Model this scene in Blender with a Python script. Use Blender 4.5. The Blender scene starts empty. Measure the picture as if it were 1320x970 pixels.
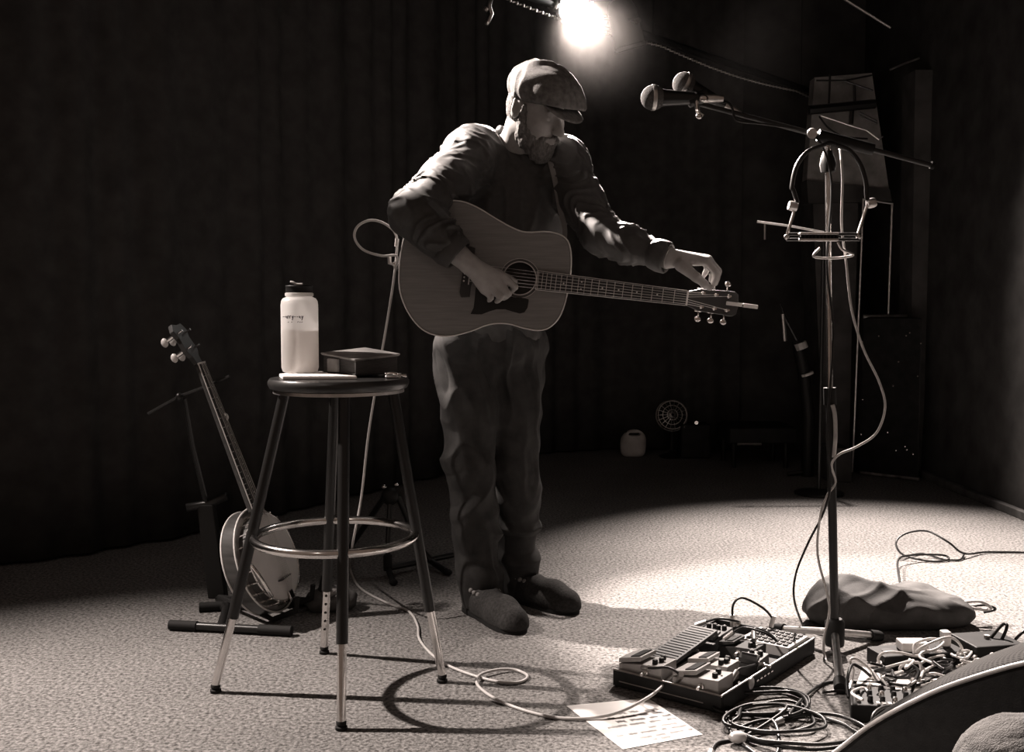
import bpy, bmesh, math, random
import numpy as np
from mathutils import Vector, Matrix, noise as mnoise

# ---------------------------------------------------------------- camera, world, lights
SC = bpy.context.scene
COL = SC.collection
F = 1350.0                      # focal length in pixels of the 1320 x 970 frame
PITCH = math.atan(87.0 / F)     # camera looks slightly down
CAMZ = 1.0                      # metres above the stage carpet
cam = bpy.data.cameras.new('camera'); cam_o = bpy.data.objects.new('camera', cam)
COL.objects.link(cam_o)
cam.sensor_fit = 'HORIZONTAL'; cam.sensor_width = 36.0; cam.lens = 36.0 * F / 1320.0
cam.clip_start = 0.05; cam.clip_end = 60
cam_o.location = (0, 0, CAMZ); cam_o.rotation_euler = (math.pi / 2 - PITCH, 0, 0)
SC.camera = cam_o
SC.view_settings.view_transform = 'Standard'; SC.view_settings.look = 'None'
SC.view_settings.gamma = 1.0; SC.view_settings.use_curve_mapping = False
SC.view_settings.exposure = 0.0

W = bpy.data.worlds.new('world'); SC.world = W; W.use_nodes = True
W.node_tree.nodes['Background'].inputs['Color'].default_value = (1.0, 0.72, 0.57, 1)
W.node_tree.nodes['Background'].inputs['Strength'].default_value = 0.115

LT = (1.0, 0.872, 0.80)         # the warm tone every lamp shares
def lamp(name, loc, target, power, angle, blend=0.6, radius=0.04):
    l = bpy.data.lights.new(name, 'SPOT'); l.energy = power; l.color = LT
    l.spot_size = math.radians(angle); l.spot_blend = blend; l.shadow_soft_size = radius
    o = bpy.data.objects.new(name, l); COL.objects.link(o); o.location = loc
    o.rotation_euler = (Vector(target) - Vector(loc)).to_track_quat('-Z', 'Y').to_euler()
    return o
lamp('side_spot_offscreen', (-2.95, 3.06, 3.05), (-0.85, 2.15, 0.1), 1650, 51, 1.0, 0.03)
lamp('side_back_spot_offscreen', (-1.5, 4.12, 3.1), (0.06, 3.55, 1.45), 3000, 33, 0.45, 0.03)
lamp('pool_spot_offscreen', (1.55, 6.1, 3.5), (1.56, 3.76, 0.0), 3900, 48, 1.0, 0.04)
lamp('house_spot_offscreen', (-1.7, -1.3, 3.65), (-0.3, 3.0, 0.7), 22, 40, 0.8, 0.04)
BACK_LAMP = (0.287, 5.0, 2.405)
BACK_AIM = (0.46, 3.12, 1.45)     # the lit lantern carries its own light, see lantern()

# ---------------------------------------------------------------- pixel -> place
def ray(u, v):
    xc = (u - 660.0) / F; yc = -(v - 485.0) / F
    c, s = math.cos(PITCH), math.sin(PITCH)
    return Vector((xc, c + yc * s, -s + yc * c))
def px(u, v, Y):
    d = ray(u, v); t = Y / d.y
    return Vector((d.x * t, Y, CAMZ + d.z * t))
def fl(u, v, z=0.0):
    d = ray(u, v); t = (z - CAMZ) / d.z
    return Vector((d.x * t, d.y * t, z))

# ---------------------------------------------------------------- materials
def mat(name, v, rough=0.6, metal=0.0, spec=0.5, var=0.0, scale=20.0, bump=0.0, bscale=80.0, stretch=None, emit=0.0):
    m = bpy.data.materials.new(name); m.use_nodes = True
    nt = m.node_tree; b = nt.nodes['Principled BSDF']
    col = (v, v * 0.965, v * 0.94, 1)
    b.inputs['Base Color'].default_value = col
    b.inputs['Roughness'].default_value = rough; b.inputs['Metallic'].default_value = metal
    b.inputs['Specular IOR Level'].default_value = spec
    tc = nt.nodes.new('ShaderNodeTexCoord'); vec = tc.outputs['Object']
    if stretch:
        mp = nt.nodes.new('ShaderNodeMapping'); mp.inputs['Scale'].default_value = stretch
        nt.links.new(vec, mp.inputs['Vector']); vec = mp.outputs['Vector']
    if var:
        n = nt.nodes.new('ShaderNodeTexNoise'); n.inputs['Scale'].default_value = scale; n.inputs['Detail'].default_value = 4
        nt.links.new(vec, n.inputs['Vector'])
        r = nt.nodes.new('ShaderNodeMapRange'); r.inputs['From Min'].default_value = 0.3; r.inputs['From Max'].default_value = 0.7
        r.inputs['To Min'].default_value = 1 - var; r.inputs['To Max'].default_value = 1 + var
        nt.links.new(n.outputs['Fac'], r.inputs['Value'])
        mx = nt.nodes.new('ShaderNodeMix'); mx.data_type = 'RGBA'; mx.blend_type = 'MULTIPLY'; mx.inputs['Factor'].default_value = 1
        mx.inputs['A'].default_value = col
        nt.links.new(r.outputs['Result'], mx.inputs['B']); nt.links.new(mx.outputs['Result'], b.inputs['Base Color'])
    if bump:
        n2 = nt.nodes.new('ShaderNodeTexNoise'); n2.inputs['Scale'].default_value = bscale; n2.inputs['Detail'].default_value = 3
        nt.links.new(vec, n2.inputs['Vector'])
        bp = nt.nodes.new('ShaderNodeBump'); bp.inputs['Strength'].default_value = bump; bp.inputs['Distance'].default_value = 0.004
        nt.links.new(n2.outputs['Fac'], bp.inputs['Height']); nt.links.new(bp.outputs['Normal'], b.inputs['Normal'])
    if emit:
        b.inputs['Emission Color'].default_value = (1, 0.95, 0.9, 1); b.inputs['Emission Strength'].default_value = emit
    return m
MT = {}
MT['carpet'] = mat('carpet', 0.17, 1.0, 0, 0.1, 0.0)
def carpet_nodes():
    m = MT['carpet']; nt = m.node_tree; b = nt.nodes['Principled BSDF']
    tc = nt.nodes.new('ShaderNodeTexCoord')
    n = nt.nodes.new('ShaderNodeTexNoise'); n.inputs['Scale'].default_value = 95; n.inputs['Detail'].default_value = 3; n.inputs['Roughness'].default_value = 0.65
    n3 = nt.nodes.new('ShaderNodeTexNoise'); n3.inputs['Scale'].default_value = 3.0; n3.inputs['Detail'].default_value = 3
    nt.links.new(tc.outputs['Object'], n.inputs['Vector']); nt.links.new(tc.outputs['Object'], n3.inputs['Vector'])
    r = nt.nodes.new('ShaderNodeValToRGB')
    r.color_ramp.elements[0].position = 0.34; r.color_ramp.elements[0].color = (0.055, 0.052, 0.050, 1)
    r.color_ramp.elements[1].position = 0.68; r.color_ramp.elements[1].color = (0.29, 0.28, 0.272, 1)
    nt.links.new(n.outputs['Fac'], r.inputs['Fac'])
    mr = nt.nodes.new('ShaderNodeMapRange'); mr.inputs['To Min'].default_value = 0.92; mr.inputs['To Max'].default_value = 1.08
    mr.inputs['From Min'].default_value = 0.3; mr.inputs['From Max'].default_value = 0.7
    nt.links.new(n3.outputs['Fac'], mr.inputs['Value'])
    mx = nt.nodes.new('ShaderNodeMix'); mx.data_type = 'RGBA'; mx.blend_type = 'MULTIPLY'; mx.inputs['Factor'].default_value = 1
    nt.links.new(r.outputs['Color'], mx.inputs['A']); nt.links.new(mr.outputs['Result'], mx.inputs['B'])
    nt.links.new(mx.outputs['Result'], b.inputs['Base Color'])
    bp = nt.nodes.new('ShaderNodeBump'); bp.inputs['Strength'].default_value = 0.9; bp.inputs['Distance'].default_value = 0.006
    nt.links.new(n.outputs['Fac'], bp.inputs['Height']); nt.links.new(bp.outputs['Normal'], b.inputs['Normal'])
carpet_nodes()
MT['wall'] = mat('wall_black_paint', 0.06, 0.95, 0, 0.05, 0.3, 6)
MT['curtain'] = mat('curtain_cloth', 0.055, 0.95, 0, 0.03, 0.2, 12, 0.2, 200)
MT['plaster'] = mat('worn_plaster', 0.26, 0.9, 0, 0.1, 0.35, 9, 0.3, 40)
MT['pillar'] = mat('pillar_paint', 0.07, 0.8, 0, 0.2, 0.3, 8)
MT['blackmetal'] = mat('black_metal', 0.012, 0.32, 0.0, 0.42)
MT['chrome'] = mat('chrome', 0.75, 0.17, 1.0, 0.5, 0.12, 30)
MT['steel'] = mat('brushed_steel', 0.62, 0.38, 1.0, 0.5, 0.15, 40)
MT['blackplastic'] = mat('black_plastic', 0.014, 0.5, 0, 0.22)
MT['rubber'] = mat('black_rubber', 0.014, 0.75, 0, 0.2)
MT['cable'] = mat('black_cable', 0.014, 0.4, 0, 0.35)
MT['greycable'] = mat('grey_cable', 0.48, 0.4, 0, 0.5)
MT['whitecable'] = mat('white_cable', 0.6, 0.4, 0, 0.5)
MT['lantern'] = mat('lantern_enamel', 0.09, 0.3, 0, 0.6)
MT['shirt'] = mat('dark_shirt_cloth', 0.05, 0.62, 0, 0.4, 0.15, 60, 0.15, 500)
MT['jeans'] = mat('dark_denim', 0.032, 0.8, 0, 0.25, 0.3, 25, 0.2, 400)
MT['skin'] = mat('skin', 0.34, 0.5, 0, 0.4, 0.10, 40, 0.08, 150)
MT['cap'] = mat('wool_cap', 0.15, 0.9, 0, 0.15, 0.35, 60, 0.35, 260)
MT['beard'] = mat('grey_beard', 0.16, 0.85, 0, 0.1, 0.4, 160, 0.9, 420, (1, 1, 0.4))
MT['slipper'] = mat('felt_slipper', 0.04, 0.95, 0, 0.1, 0.3, 120, 0.4, 300)
MT['fleece'] = mat('fleece_trim', 0.22, 0.95, 0, 0.1, 0.3, 200, 0.5, 300)
MT['eye'] = mat('eye_white', 0.4, 0.2)
MT['spruce'] = mat('spruce_top', 0.19, 0.4, 0, 0.4, 0.13, 9, 0.0, 80, (1.2, 1, 22))
MT['mahogany'] = mat('dark_mahogany', 0.06, 0.3, 0, 0.5, 0.25, 9, 0, 80, (2, 12, 12))
MT['binding'] = mat('cream_binding', 0.62, 0.35)
MT['ebony'] = mat('ebony', 0.022, 0.4)
MT['pickguard'] = mat('black_pickguard', 0.012, 0.4, 0, 0.35)
MT['pearl'] = mat('pearl_inlay', 0.65, 0.3)
MT['strapleather'] = mat('strap_leather', 0.16, 0.6, 0, 0.4, 0.2, 30)
MT['paper'] = mat('paper', 0.78, 0.8, 0, 0.2, 0.05, 12)
MT['ink'] = mat('ink', 0.03, 0.7)
MT['leather'] = mat('worn_leather', 0.28, 0.5, 0, 0.4, 0.4, 18, 0.3, 90)
MT['seat'] = mat('dark_seat', 0.025, 0.3, 0, 0.5, 0.3, 12)
MT['drumskin'] = mat('banjo_skin', 0.72, 0.6, 0, 0.3, 0.12, 6)
MT['resonator'] = mat('resonator_wood', 0.05, 0.28, 0, 0.5, 0.3, 10, 0, 80, (1, 1, 9))
MT['pedalgrey'] = mat('pedal_enamel', 0.36, 0.4, 0, 0.5, 0.12, 25)
MT['pedaldark'] = mat('pedal_dark_enamel', 0.035, 0.45, 0, 0.3, 0.2, 25)
MT['pedallight'] = mat('pedal_light_enamel', 0.55, 0.4, 0, 0.5, 0.12, 25)
MT['bag'] = mat('canvas_bag', 0.062, 0.75, 0, 0.3, 0.3, 20, 0.25, 300)
MT['grille'] = mat('metal_grille', 0.05, 0.95, 0.0, 0.05)
MT['cabinet'] = mat('monitor_cabinet', 0.010, 0.7, 0, 0.15, 0.3, 60, 0.2, 300)
MT['rim'] = mat('pale_rim', 0.42, 0.5, 0, 0.4, 0.25, 20)
MT['fuzz'] = mat('fuzzy_knit', 0.11, 1.0, 0, 0.05, 0.25, 70, 0.7, 420)
MT['coat'] = mat('dark_coat', 0.03, 0.9)
MT['foam'] = mat('mic_foam', 0.09, 0.9, 0, 0.2, 0.3, 200, 0.6, 400)
MT['tolex'] = mat('road_case_laminate', 0.014, 0.55, 0, 0.22, 0.4, 20)
MT['jug'] = mat('plastic_jug', 0.6, 0.5, 0, 0.4, 0.2, 12)
MT['lens'] = mat('lamp_lens', 0.8, 0.3, 0, 0.5, emit=60.0)
MT['tuner'] = mat('tuner_plastic', 0.5, 0.3, 0.2, 0.5)

# ---------------------------------------------------------------- mesh builder
class MB:
    def __init__(s): s.v = []; s.f = []
    def add(s, vs, fs):
        n = len(s.v); s.v += [tuple(p) for p in vs]; s.f += [tuple(i + n for i in f) for f in fs]; return s
    def box(s, c, size, M=None):
        hx, hy, hz = size[0] / 2, size[1] / 2, size[2] / 2
        P = [Vector((x, y, z)) for x in (-hx, hx) for y in (-hy, hy) for z in (-hz, hz)]
        if M is not None: P = [M @ p for p in P]
        c = Vector(c); P = [p + c for p in P]
        return s.add(P, [(0, 1, 3, 2), (4, 6, 7, 5), (0, 4, 5, 1), (2, 3, 7, 6), (0, 2, 6, 4), (1, 5, 7, 3)])
    def hexa(s, bottom, top):      # two rings of the same count, closed
        n = len(bottom); f = [tuple(reversed(range(n))), tuple(range(n, 2 * n))]
        f += [(i, (i + 1) % n, n + (i + 1) % n, n + i) for i in range(n)]
        return s.add(list(bottom) + list(top), f)
    def tube(s, pts, r, n=10, closed=False, caps=True):
        pts = [Vector(p) for p in pts]; N = len(pts)
        rs = r if isinstance(r, (list, tuple)) else [r] * N
        tang = []
        for i in range(N):
            a = pts[(i - 1) % N] if (closed or i > 0) else pts[i]
            b = pts[(i + 1) % N] if (closed or i < N - 1) else pts[i]
            t = b - a; tang.append(t.normalized() if t.length > 1e-9 else Vector((0, 0, 1)))
        ref = Vector((0, 0, 1)) if abs(tang[0].z) < 0.9 else Vector((1, 0, 0))
        u = tang[0].cross(ref).normalized(); V = []
        for i in range(N):
            t = tang[i]; u = (u - t * u.dot(t))
            u = u.normalized() if u.length > 1e-6 else t.orthogonal().normalized()
            w = t.cross(u)
            for k in range(n):
                a = 2 * math.pi * k / n
                V.append(pts[i] + (u * math.cos(a) + w * math.sin(a)) * rs[i])
        Fs = []
        for i in range(N if closed else N - 1):
            j = (i + 1) % N
            for k in range(n):
                Fs.append((i * n + k, i * n + (k + 1) % n, j * n + (k + 1) % n, j * n + k))
        if caps and not closed:
            Fs.append(tuple(reversed(range(n)))); Fs.append(tuple((N - 1) * n + k for k in range(n)))
        return s.add(V, Fs)
    def lathe(s, prof, M, n=24, sx=1.0):   # prof (r, z) pairs turned round local z
        V = []; Fs = []; m = len(prof)
        for (r, z) in prof:
            for k in range(n):
                a = 2 * math.pi * k / n; V.append(M @ Vector((r * math.cos(a) * sx, r * math.sin(a), z)))
        for i in range(m - 1):
            for k in range(n):
                Fs.append((i * n + k, i * n + (k + 1) % n, (i + 1) * n + (k + 1) % n, (i + 1) * n + k))
        Fs.append(tuple(reversed(range(n)))); Fs.append(tuple((m - 1) * n + k for k in range(n)))
        return s.add(V, Fs)
    def ell(s, c, r, M=None, n=14, m=9):
        prof = [(max(1e-4, math.sin(math.pi * i / m)), -math.cos(math.pi * i / m)) for i in range(m + 1)]
        S = Matrix.Diagonal((r[0], r[1], r[2], 1)); R = M.to_4x4() if M is not None else Matrix.Identity(4)
        return s.lathe(prof, Matrix.Translation(c) @ R @ S, n)
    def prism(s, outline, M, z0, z1):      # 2D outline in local xy, from z0 to z1
        return s.hexa([M @ Vector((x, y, z0)) for x, y in outline], [M @ Vector((x, y, z1)) for x, y in outline])
    def build(s, name, m, parent=None, smooth=False, bevel=0.0, kind=None):
        me = bpy.data.meshes.new(name); me.from_pydata(s.v, [], s.f); me.update()
        bm = bmesh.new(); bm.from_mesh(me); bmesh.ops.recalc_face_normals(bm, faces=bm.faces); bm.to_mesh(me); bm.free()
        me.materials.append(MT[m] if isinstance(m, str) else m)
        o = bpy.data.objects.new(name, me); COL.objects.link(o)
        if smooth:
            for p in me.polygons: p.use_smooth = True
            if smooth == 'auto': me.set_sharp_from_angle(angle=math.radians(40))
        if bevel:
            b = o.modifiers.new('bevel', 'BEVEL'); b.width = bevel; b.segments = 2; b.limit_method = 'ANGLE'
        if parent is not None: attach(o, parent)
        if kind: o['kind'] = kind
        return o
def attach(o, parent):
    o.parent = parent
    o.matrix_parent_inverse = world_of(parent).inverted()
def world_of(o):
    m = o.matrix_basis
    return m if o.parent is None else world_of(o.parent) @ o.matrix_parent_inverse @ m
def thing(name, label, cat, loc=(0, 0, 0), group=None):
    o = bpy.data.objects.new(name, None); COL.objects.link(o); o.location = loc
    o.empty_display_size = 0.05
    return tag(o, label, cat, group)
def tag(o, label, cat, group=None):
    o['label'] = label; o['category'] = cat
    if group: o['group'] = group
    return o
def struct(o): o['kind'] = 'structure'; return o
def spline(pts, k=8, closed=False):
    P = [Vector(p) for p in pts]; n = len(P); out = []
    for i in range(n if closed else n - 1):
        if closed: a, b, c, d = P[i - 1], P[i], P[(i + 1) % n], P[(i + 2) % n]
        else: a, b, c, d = P[max(i - 1, 0)], P[i], P[i + 1], P[min(i + 2, n - 1)]
        for j in range(k):
            t = j / k
            out.append(0.5 * ((2 * b) + (c - a) * t + (2 * a - 5 * b + 4 * c - d) * t * t + (3 * b - a - 3 * c + d) * t ** 3))
    if not closed: out.append(P[-1])
    return out
def frame(origin, x, y):
    x = Vector(x).normalized(); y = Vector(y); y = (y - x * y.dot(x)).normalized(); z = x.cross(y)
    m = Matrix.Identity(4)
    for i in range(3): m[i][0] = x[i]; m[i][1] = y[i]; m[i][2] = z[i]; m[i][3] = origin[i]
    return m
def along(a, b):      # frame at a whose local z runs to b
    z = (Vector(b) - Vector(a)).normalized(); x = z.orthogonal().normalized(); y = z.cross(x)
    m = Matrix.Identity(4)
    for i in range(3): m[i][0] = x[i]; m[i][1] = y[i]; m[i][2] = z[i]; m[i][3] = a[i]
    return m

# ---------------------------------------------------------------- distance-field solids (for bodies and cloth)
class Field:
    def __init__(s, lo, hi, h):
        s.h = h; s.lo = np.array(lo, float); n = np.ceil((np.array(hi, float) - s.lo) / h).astype(int) + 1
        s.d = np.full(n, 0.05, np.float32); s.n = n
    def win(s, lo, hi):
        a = np.clip(np.floor((np.array(lo) - s.lo) / s.h).astype(int), 0, s.n); b = np.clip(np.ceil((np.array(hi) - s.lo) / s.h).astype(int) + 1, 0, s.n)
        sl = tuple(slice(int(x), int(y)) for x, y in zip(a, b))
        g = [(np.arange(x, y) * s.h + l).astype(np.float32) for x, y, l in zip(a, b, s.lo)]
        return sl, g[0][:, None, None], g[1][None, :, None], g[2][None, None, :]
    def put(s, sl, d, k, sub=False):
        o = s.d[sl]
        if o.size == 0: return
        if sub:
            h = np.maximum(k - np.abs(o + d), 0) / max(k, 1e-6); s.d[sl] = np.maximum(o, -d) + h * h * k / 4
        else:
            h = np.maximum(k - np.abs(o - d), 0) / max(k, 1e-6); s.d[sl] = np.minimum(o, d) - h * h * k / 4
    def cone(s, a, b, ra, rb, k=0.02, sub=False):
        a = np.array(a, float); b = np.array(b, float); m = max(ra, rb) + k + 0.02
        sl, X, Y, Z = s.win(np.minimum(a, b) - m, np.maximum(a, b) + m)
        ab = b - a; L2 = float(ab @ ab) + 1e-12
        t = np.clip(((X - a[0]) * ab[0] + (Y - a[1]) * ab[1] + (Z - a[2]) * ab[2]) / L2, 0, 1)
        d = np.sqrt((X - a[0] - t * ab[0]) ** 2 + (Y - a[1] - t * ab[1]) ** 2 + (Z - a[2] - t * ab[2]) ** 2) - (ra + (rb - ra) * t)
        s.put(sl, d, k, sub)
    def chain(s, pts, rs, k=0.02):
        for i in range(len(pts) - 1): s.cone(pts[i], pts[i + 1], rs[i], rs[i + 1], k)
    def ell(s, c, r, R=None, k=0.02, sub=False, cut=None):
        c = np.array(c, float); r = np.array(r, float); m = r.max() + k + 0.02
        sl, X, Y, Z = s.win(c - m, c + m)
        X = X - c[0]; Y = Y - c[1]; Z = Z - c[2]
        if R is None: q = [X, Y, Z]
        else: q = [X * R[0][i] + Y * R[1][i] + Z * R[2][i] for i in range(3)]
        k0 = np.sqrt(sum((q[i] / r[i]) ** 2 for i in range(3))); k1 = np.sqrt(sum((q[i] / r[i] ** 2) ** 2 for i in range(3)))
        d = k0 * (k0 - 1) / np.maximum(k1, 1e-6)
        if cut is not None:      # keep local q[axis]*sign > value
            ax, sg, val = cut; d = np.maximum(d, val - sg * q[ax])
        s.put(sl, d.astype(np.float32), k, sub)
    def plane(s, p, n, k=0.004):     # cut away everything on the side n points to
        p = np.array(p, float); n = np.array(n, float); n /= np.linalg.norm(n)
        g = [(np.arange(m) * s.h + l).astype(np.float32) for m, l in zip(s.n, s.lo)]
        d = (g[0][:, None, None] - p[0]) * n[0] + (g[1][None, :, None] - p[1]) * n[1] + (g[2][None, None, :] - p[2]) * n[2]
        s.d = np.maximum(s.d, d)
    def mesh(s, smooth=2):
        d = s.d; n = d.shape
        S = d < 0
        act = np.zeros(tuple(x - 1 for x in n), bool); allin = np.ones_like(act)
        for i in (0, 1):
            for j in (0, 1):
                for k in (0, 1):
                    c = S[i:n[0] - 1 + i, j:n[1] - 1 + j, k:n[2] - 1 + k]; act |= c; allin &= c
        act &= ~allin
        cells = np.argwhere(act); idx = -np.ones(act.shape, np.int64); idx[act] = np.arange(len(cells))
        acc = np.zeros((len(cells), 3)); cnt = np.zeros(len(cells))
        corners = [(i, j, k) for i in (0, 1) for j in (0, 1) for k in (0, 1)]
        val = {c: d[cells[:, 0] + c[0], cells[:, 1] + c[1], cells[:, 2] + c[2]] for c in corners}
        for a in corners:
            for ax in range(3):
                if a[ax] == 0:
                    b = list(a); b[ax] = 1; b = tuple(b)
                    va, vb = val[a], val[b]; x = (va < 0) != (vb < 0)
                    t = np.where(x, va / np.where(x, va - vb, 1), 0)
                    p = np.tile(np.array(a, float), (len(cells), 1)); p[:, ax] += t
                    acc += p * x[:, None]; cnt += x
        V = (cells + acc / np.maximum(cnt, 1)[:, None]) * s.h + s.lo
        Fc = []
        for ax in range(3):
            o1, o2 = [(1, 2), (2, 0), (0, 1)][ax]
            sl0 = [slice(None)] * 3; sl1 = [slice(None)] * 3
            sl0[ax] = slice(0, n[ax] - 1); sl1[ax] = slice(1, n[ax])
            e = S[tuple(sl0)] != S[tuple(sl1)]
            q = np.argwhere(e); q = q[(q[:, o1] > 0) & (q[:, o2] > 0) & (q[:, o1] < n[o1] - 1) & (q[:, o2] < n[o2] - 1)]
            flip = S[tuple(q.T)]
            def at(d1, d2):
                c = q.copy(); c[:, o1] -= d1; c[:, o2] -= d2; return idx[tuple(c.T)]
            quad = np.stack([at(1, 1), at(0, 1), at(0, 0), at(1, 0)], 1)
            quad[~flip] = quad[~flip][:, ::-1]; Fc.append(quad)
        Fc = np.concatenate(Fc)
        for _ in range(smooth):
            A = np.zeros_like(V); C = np.zeros(len(V))
            for i in range(4):
                np.add.at(A, Fc[:, i], V[Fc[:, (i + 1) % 4]]); np.add.at(C, Fc[:, i], 1)
                np.add.at(A, Fc[:, i], V[Fc[:, (i - 1) % 4]]); np.add.at(C, Fc[:, i], 1)
            V = V * 0.5 + 0.5 * A / np.maximum(C, 1)[:, None]
        return V, Fc
def normals(V, Fc):
    a = V[Fc[:, 2]] - V[Fc[:, 0]]; b = V[Fc[:, 3]] - V[Fc[:, 1]]; nn = np.cross(a, b); N = np.zeros_like(V)
    for i in range(4): np.add.at(N, Fc[:, i], nn)
    return N / np.maximum(np.linalg.norm(N, axis=1), 1e-12)[:, None]
def field_obj(name, V, Fc, m, parent=None):
    me = bpy.data.meshes.new(name)
    me.vertices.add(len(V)); me.vertices.foreach_set('co', V.astype(np.float32).ravel())
    me.loops.add(Fc.size); me.loops.foreach_set('vertex_index', Fc.astype(np.int32).ravel())
    me.polygons.add(len(Fc)); me.polygons.foreach_set('loop_start', np.arange(0, Fc.size, 4, dtype=np.int32))
    me.polygons.foreach_set('use_smooth', np.ones(len(Fc), bool))
    me.update(); me.validate()
    me.materials.append(MT[m]); o = bpy.data.objects.new(name, me); COL.objects.link(o)
    if parent is not None: attach(o, parent)
    return o
def vnoise(P, scale, seed=0, warp=0.0):
    """smooth pseudo-noise in -1..1 built from warped plane waves"""
    rs = np.random.RandomState(seed); out = np.zeros(len(P)); Q = P * scale
    if warp:
        Q = Q + warp * np.stack([np.sin(Q @ rs.randn(3) * 1.3 + rs.rand() * 6) for _ in range(3)], 1)
    for i in range(7):
        k = rs.randn(3); k *= (0.7 + 0.9 * rs.rand()) / np.linalg.norm(k)
        out += np.sin(2 * math.pi * (Q @ k) + rs.rand() * 6.28)
    return out / 3.5
# ---------------------------------------------------------------- the room
def slab(name, x0, x1, y0, y1, z0, z1, m):
    return struct(MB().box(((x0 + x1) / 2, (y0 + y1) / 2, (z0 + z1) / 2), (x1 - x0, y1 - y0, z1 - z0)).build(name, m))
slab('floor', -4.2, 2.45, 1.62, 7.4, -1.15, 0.0, 'carpet')                 # carpeted stage
slab('floor.001', -4.2, 4.5, -4.0, 7.4, -1.25, -1.15, 'wall')              # hall floor in front of it
slab('wall_right', 2.45, 2.57, 1.72, 7.4, -1.15, 3.9, 'wall')
slab('wall_back', -4.2, 2.57, 7.4, 7.52, -1.15, 3.9, 'wall')
slab('wall_left', -4.32, -4.2, 1.72, 7.52, -1.15, 3.9, 'wall')
slab('ceiling', -4.32, 2.57, 1.72, 7.52, 3.9, 4.0, 'wall')
# scuffed skirting along the right wall
struct(MB().box((2.432, 4.0, 0.02), (0.036, 4.4, 0.04)).build('baseboard_right', mat('scuffed_skirting', 0.10, 0.6, 0, 0.4, 0.7, 9), bevel=0.004))

def curtain():
    path = spline([(-4.1, 3.25, 0), (-3.2, 3.5, 0), (-2.3, 3.78, 0), (-1.93, 4.02, 0), (-1.38, 4.6, 0), (-0.5, 6.05, 0), (0.05, 6.95, 0), (0.55, 7.3, 0), (1.1, 7.34, 0), (1.6, 7.34, 0)], 60)
    V = []; Fs = []; L = 0.0; zs = [0.015, 0.5, 1.1, 1.8, 2.5, 3.2, 3.85]
    rnd = random.Random(3)
    for i, p in enumerate(path):
        t = (path[min(i + 1, len(path) - 1)] - path[max(i - 1, 0)]).normalized(); nrm = Vector((t.y, -t.x, 0))
        if i: L += (p - path[i - 1]).length
        for j, z in enumerate(zs):
            w = 0.016 * math.sin(L * 30 + 1.3 * math.sin(L * 7)) + 0.014 * math.sin(L * 13 + j * 0.12)
            q = p + nrm * w; V.append((q.x, q.y, z))
    m = len(zs)
    for i in range(len(path) - 1):
        for j in range(m - 1): Fs.append((i * m + j, (i + 1) * m + j, (i + 1) * m + j + 1, i * m + j + 1))
    o = MB().add(V, Fs).build('stage_curtain', 'curtain', smooth=True)
    s = o.modifiers.new('thickness', 'SOLIDIFY'); s.thickness = 0.006
    tag(o, 'black pleated stage curtain hanging behind the banjo and the guitarist', 'curtain')
curtain()

# plaster bulkhead above the side passage, with the pillar and beam below and across it
def poly_px(pts, Y): return [px(u, v, Y) for u, v in pts]
def slab_px(name, pts, Y, depth, m, parent=None, bevel=0.0):
    a = poly_px(pts, Y); return MB().hexa(a, [p + Vector((0, depth, 0)) for p in a]).build(name, m, parent, bevel=bevel)
struct(slab_px('trim_1', [(1040, 232), (1146, 244), (1124, 94), (1050, 100)], 6.45, 0.10, 'plaster'))
struct(slab_px('trim_2', [(1042, 262), (1150, 260), (1147, 244), (1040, 232)], 6.43, 0.14, 'wall'))
o = slab_px('trim_3', [(1062, 612), (1098, 612), (1106, 262), (1048, 262)], 6.47, 0.3, 'pillar'); struct(o)
o = slab_px('trim_4', [(1172, 606), (1187, 606), (1214, 90), (1180, 90)], 6.2, 0.2, 'pillar'); struct(o)
b = thing('ceiling_beam', 'thick black beam with hanging brackets crossing the pale plaster bulkhead', 'beam', px(1085, 140, 6.35))
MB().tube([px(1043, 142, 6.35), px(1128, 134, 6.35)], 0.028, 8).build('bar', 'blackmetal', b)
MB().tube([px(1068, 142, 6.36), px(1070, 95, 6.36)], 0.007, 6).build('bracket', 'blackmetal', b)
MB().tube([px(1102, 138, 6.36), px(1101, 110, 6.36)], 0.009, 6).build('bracket', 'blackmetal', b)
MB().tube([px(1098, 142, 6.36), px(1097, 160, 6.36)], 0.014, 6).build('bracket', 'blackmetal', b)
MB().tube([px(1052, 104, 6.36), px(1090, 104, 6.36), px(1124, 97, 6.36)], 0.006, 6).build('strut', 'blackmetal', b)
MB().tube([px(1088, 104, 6.36), px(1125, 117, 6.36)], 0.006, 6).build('strut', 'blackmetal', b)
tag(MB().tube(spline([px(1056, 150, 6.37), px(1068, 165, 6.36), px(1088, 176, 6.36), px(1118, 179, 6.4)], 8), 0.006, 6).build('drooping_wire', 'cable', smooth=True),
    'thin black wire drooping in a curve across the plaster bulkhead', 'wire')
tag(MB().tube([px(1058, 149, 6.37), px(1100, 163, 6.36), px(1117, 168, 6.36), px(1133, 180, 6.36), px(1138, 176, 6.36)], 0.005, 6).build('metal_hook_rod', 'steel'),
    'bent bright metal rod with a hooked end on the plaster bulkhead', 'rod')
tag(MB().tube([px(1108, 145, 6.36), px(1130, 156, 6.36), px(1131, 160, 6.36), px(1108, 149, 6.36)], 0.005, 6).build('short_rod', 'blackmetal'),
    'short dark folded rod on the plaster bulkhead beneath the beam', 'rod')

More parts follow.
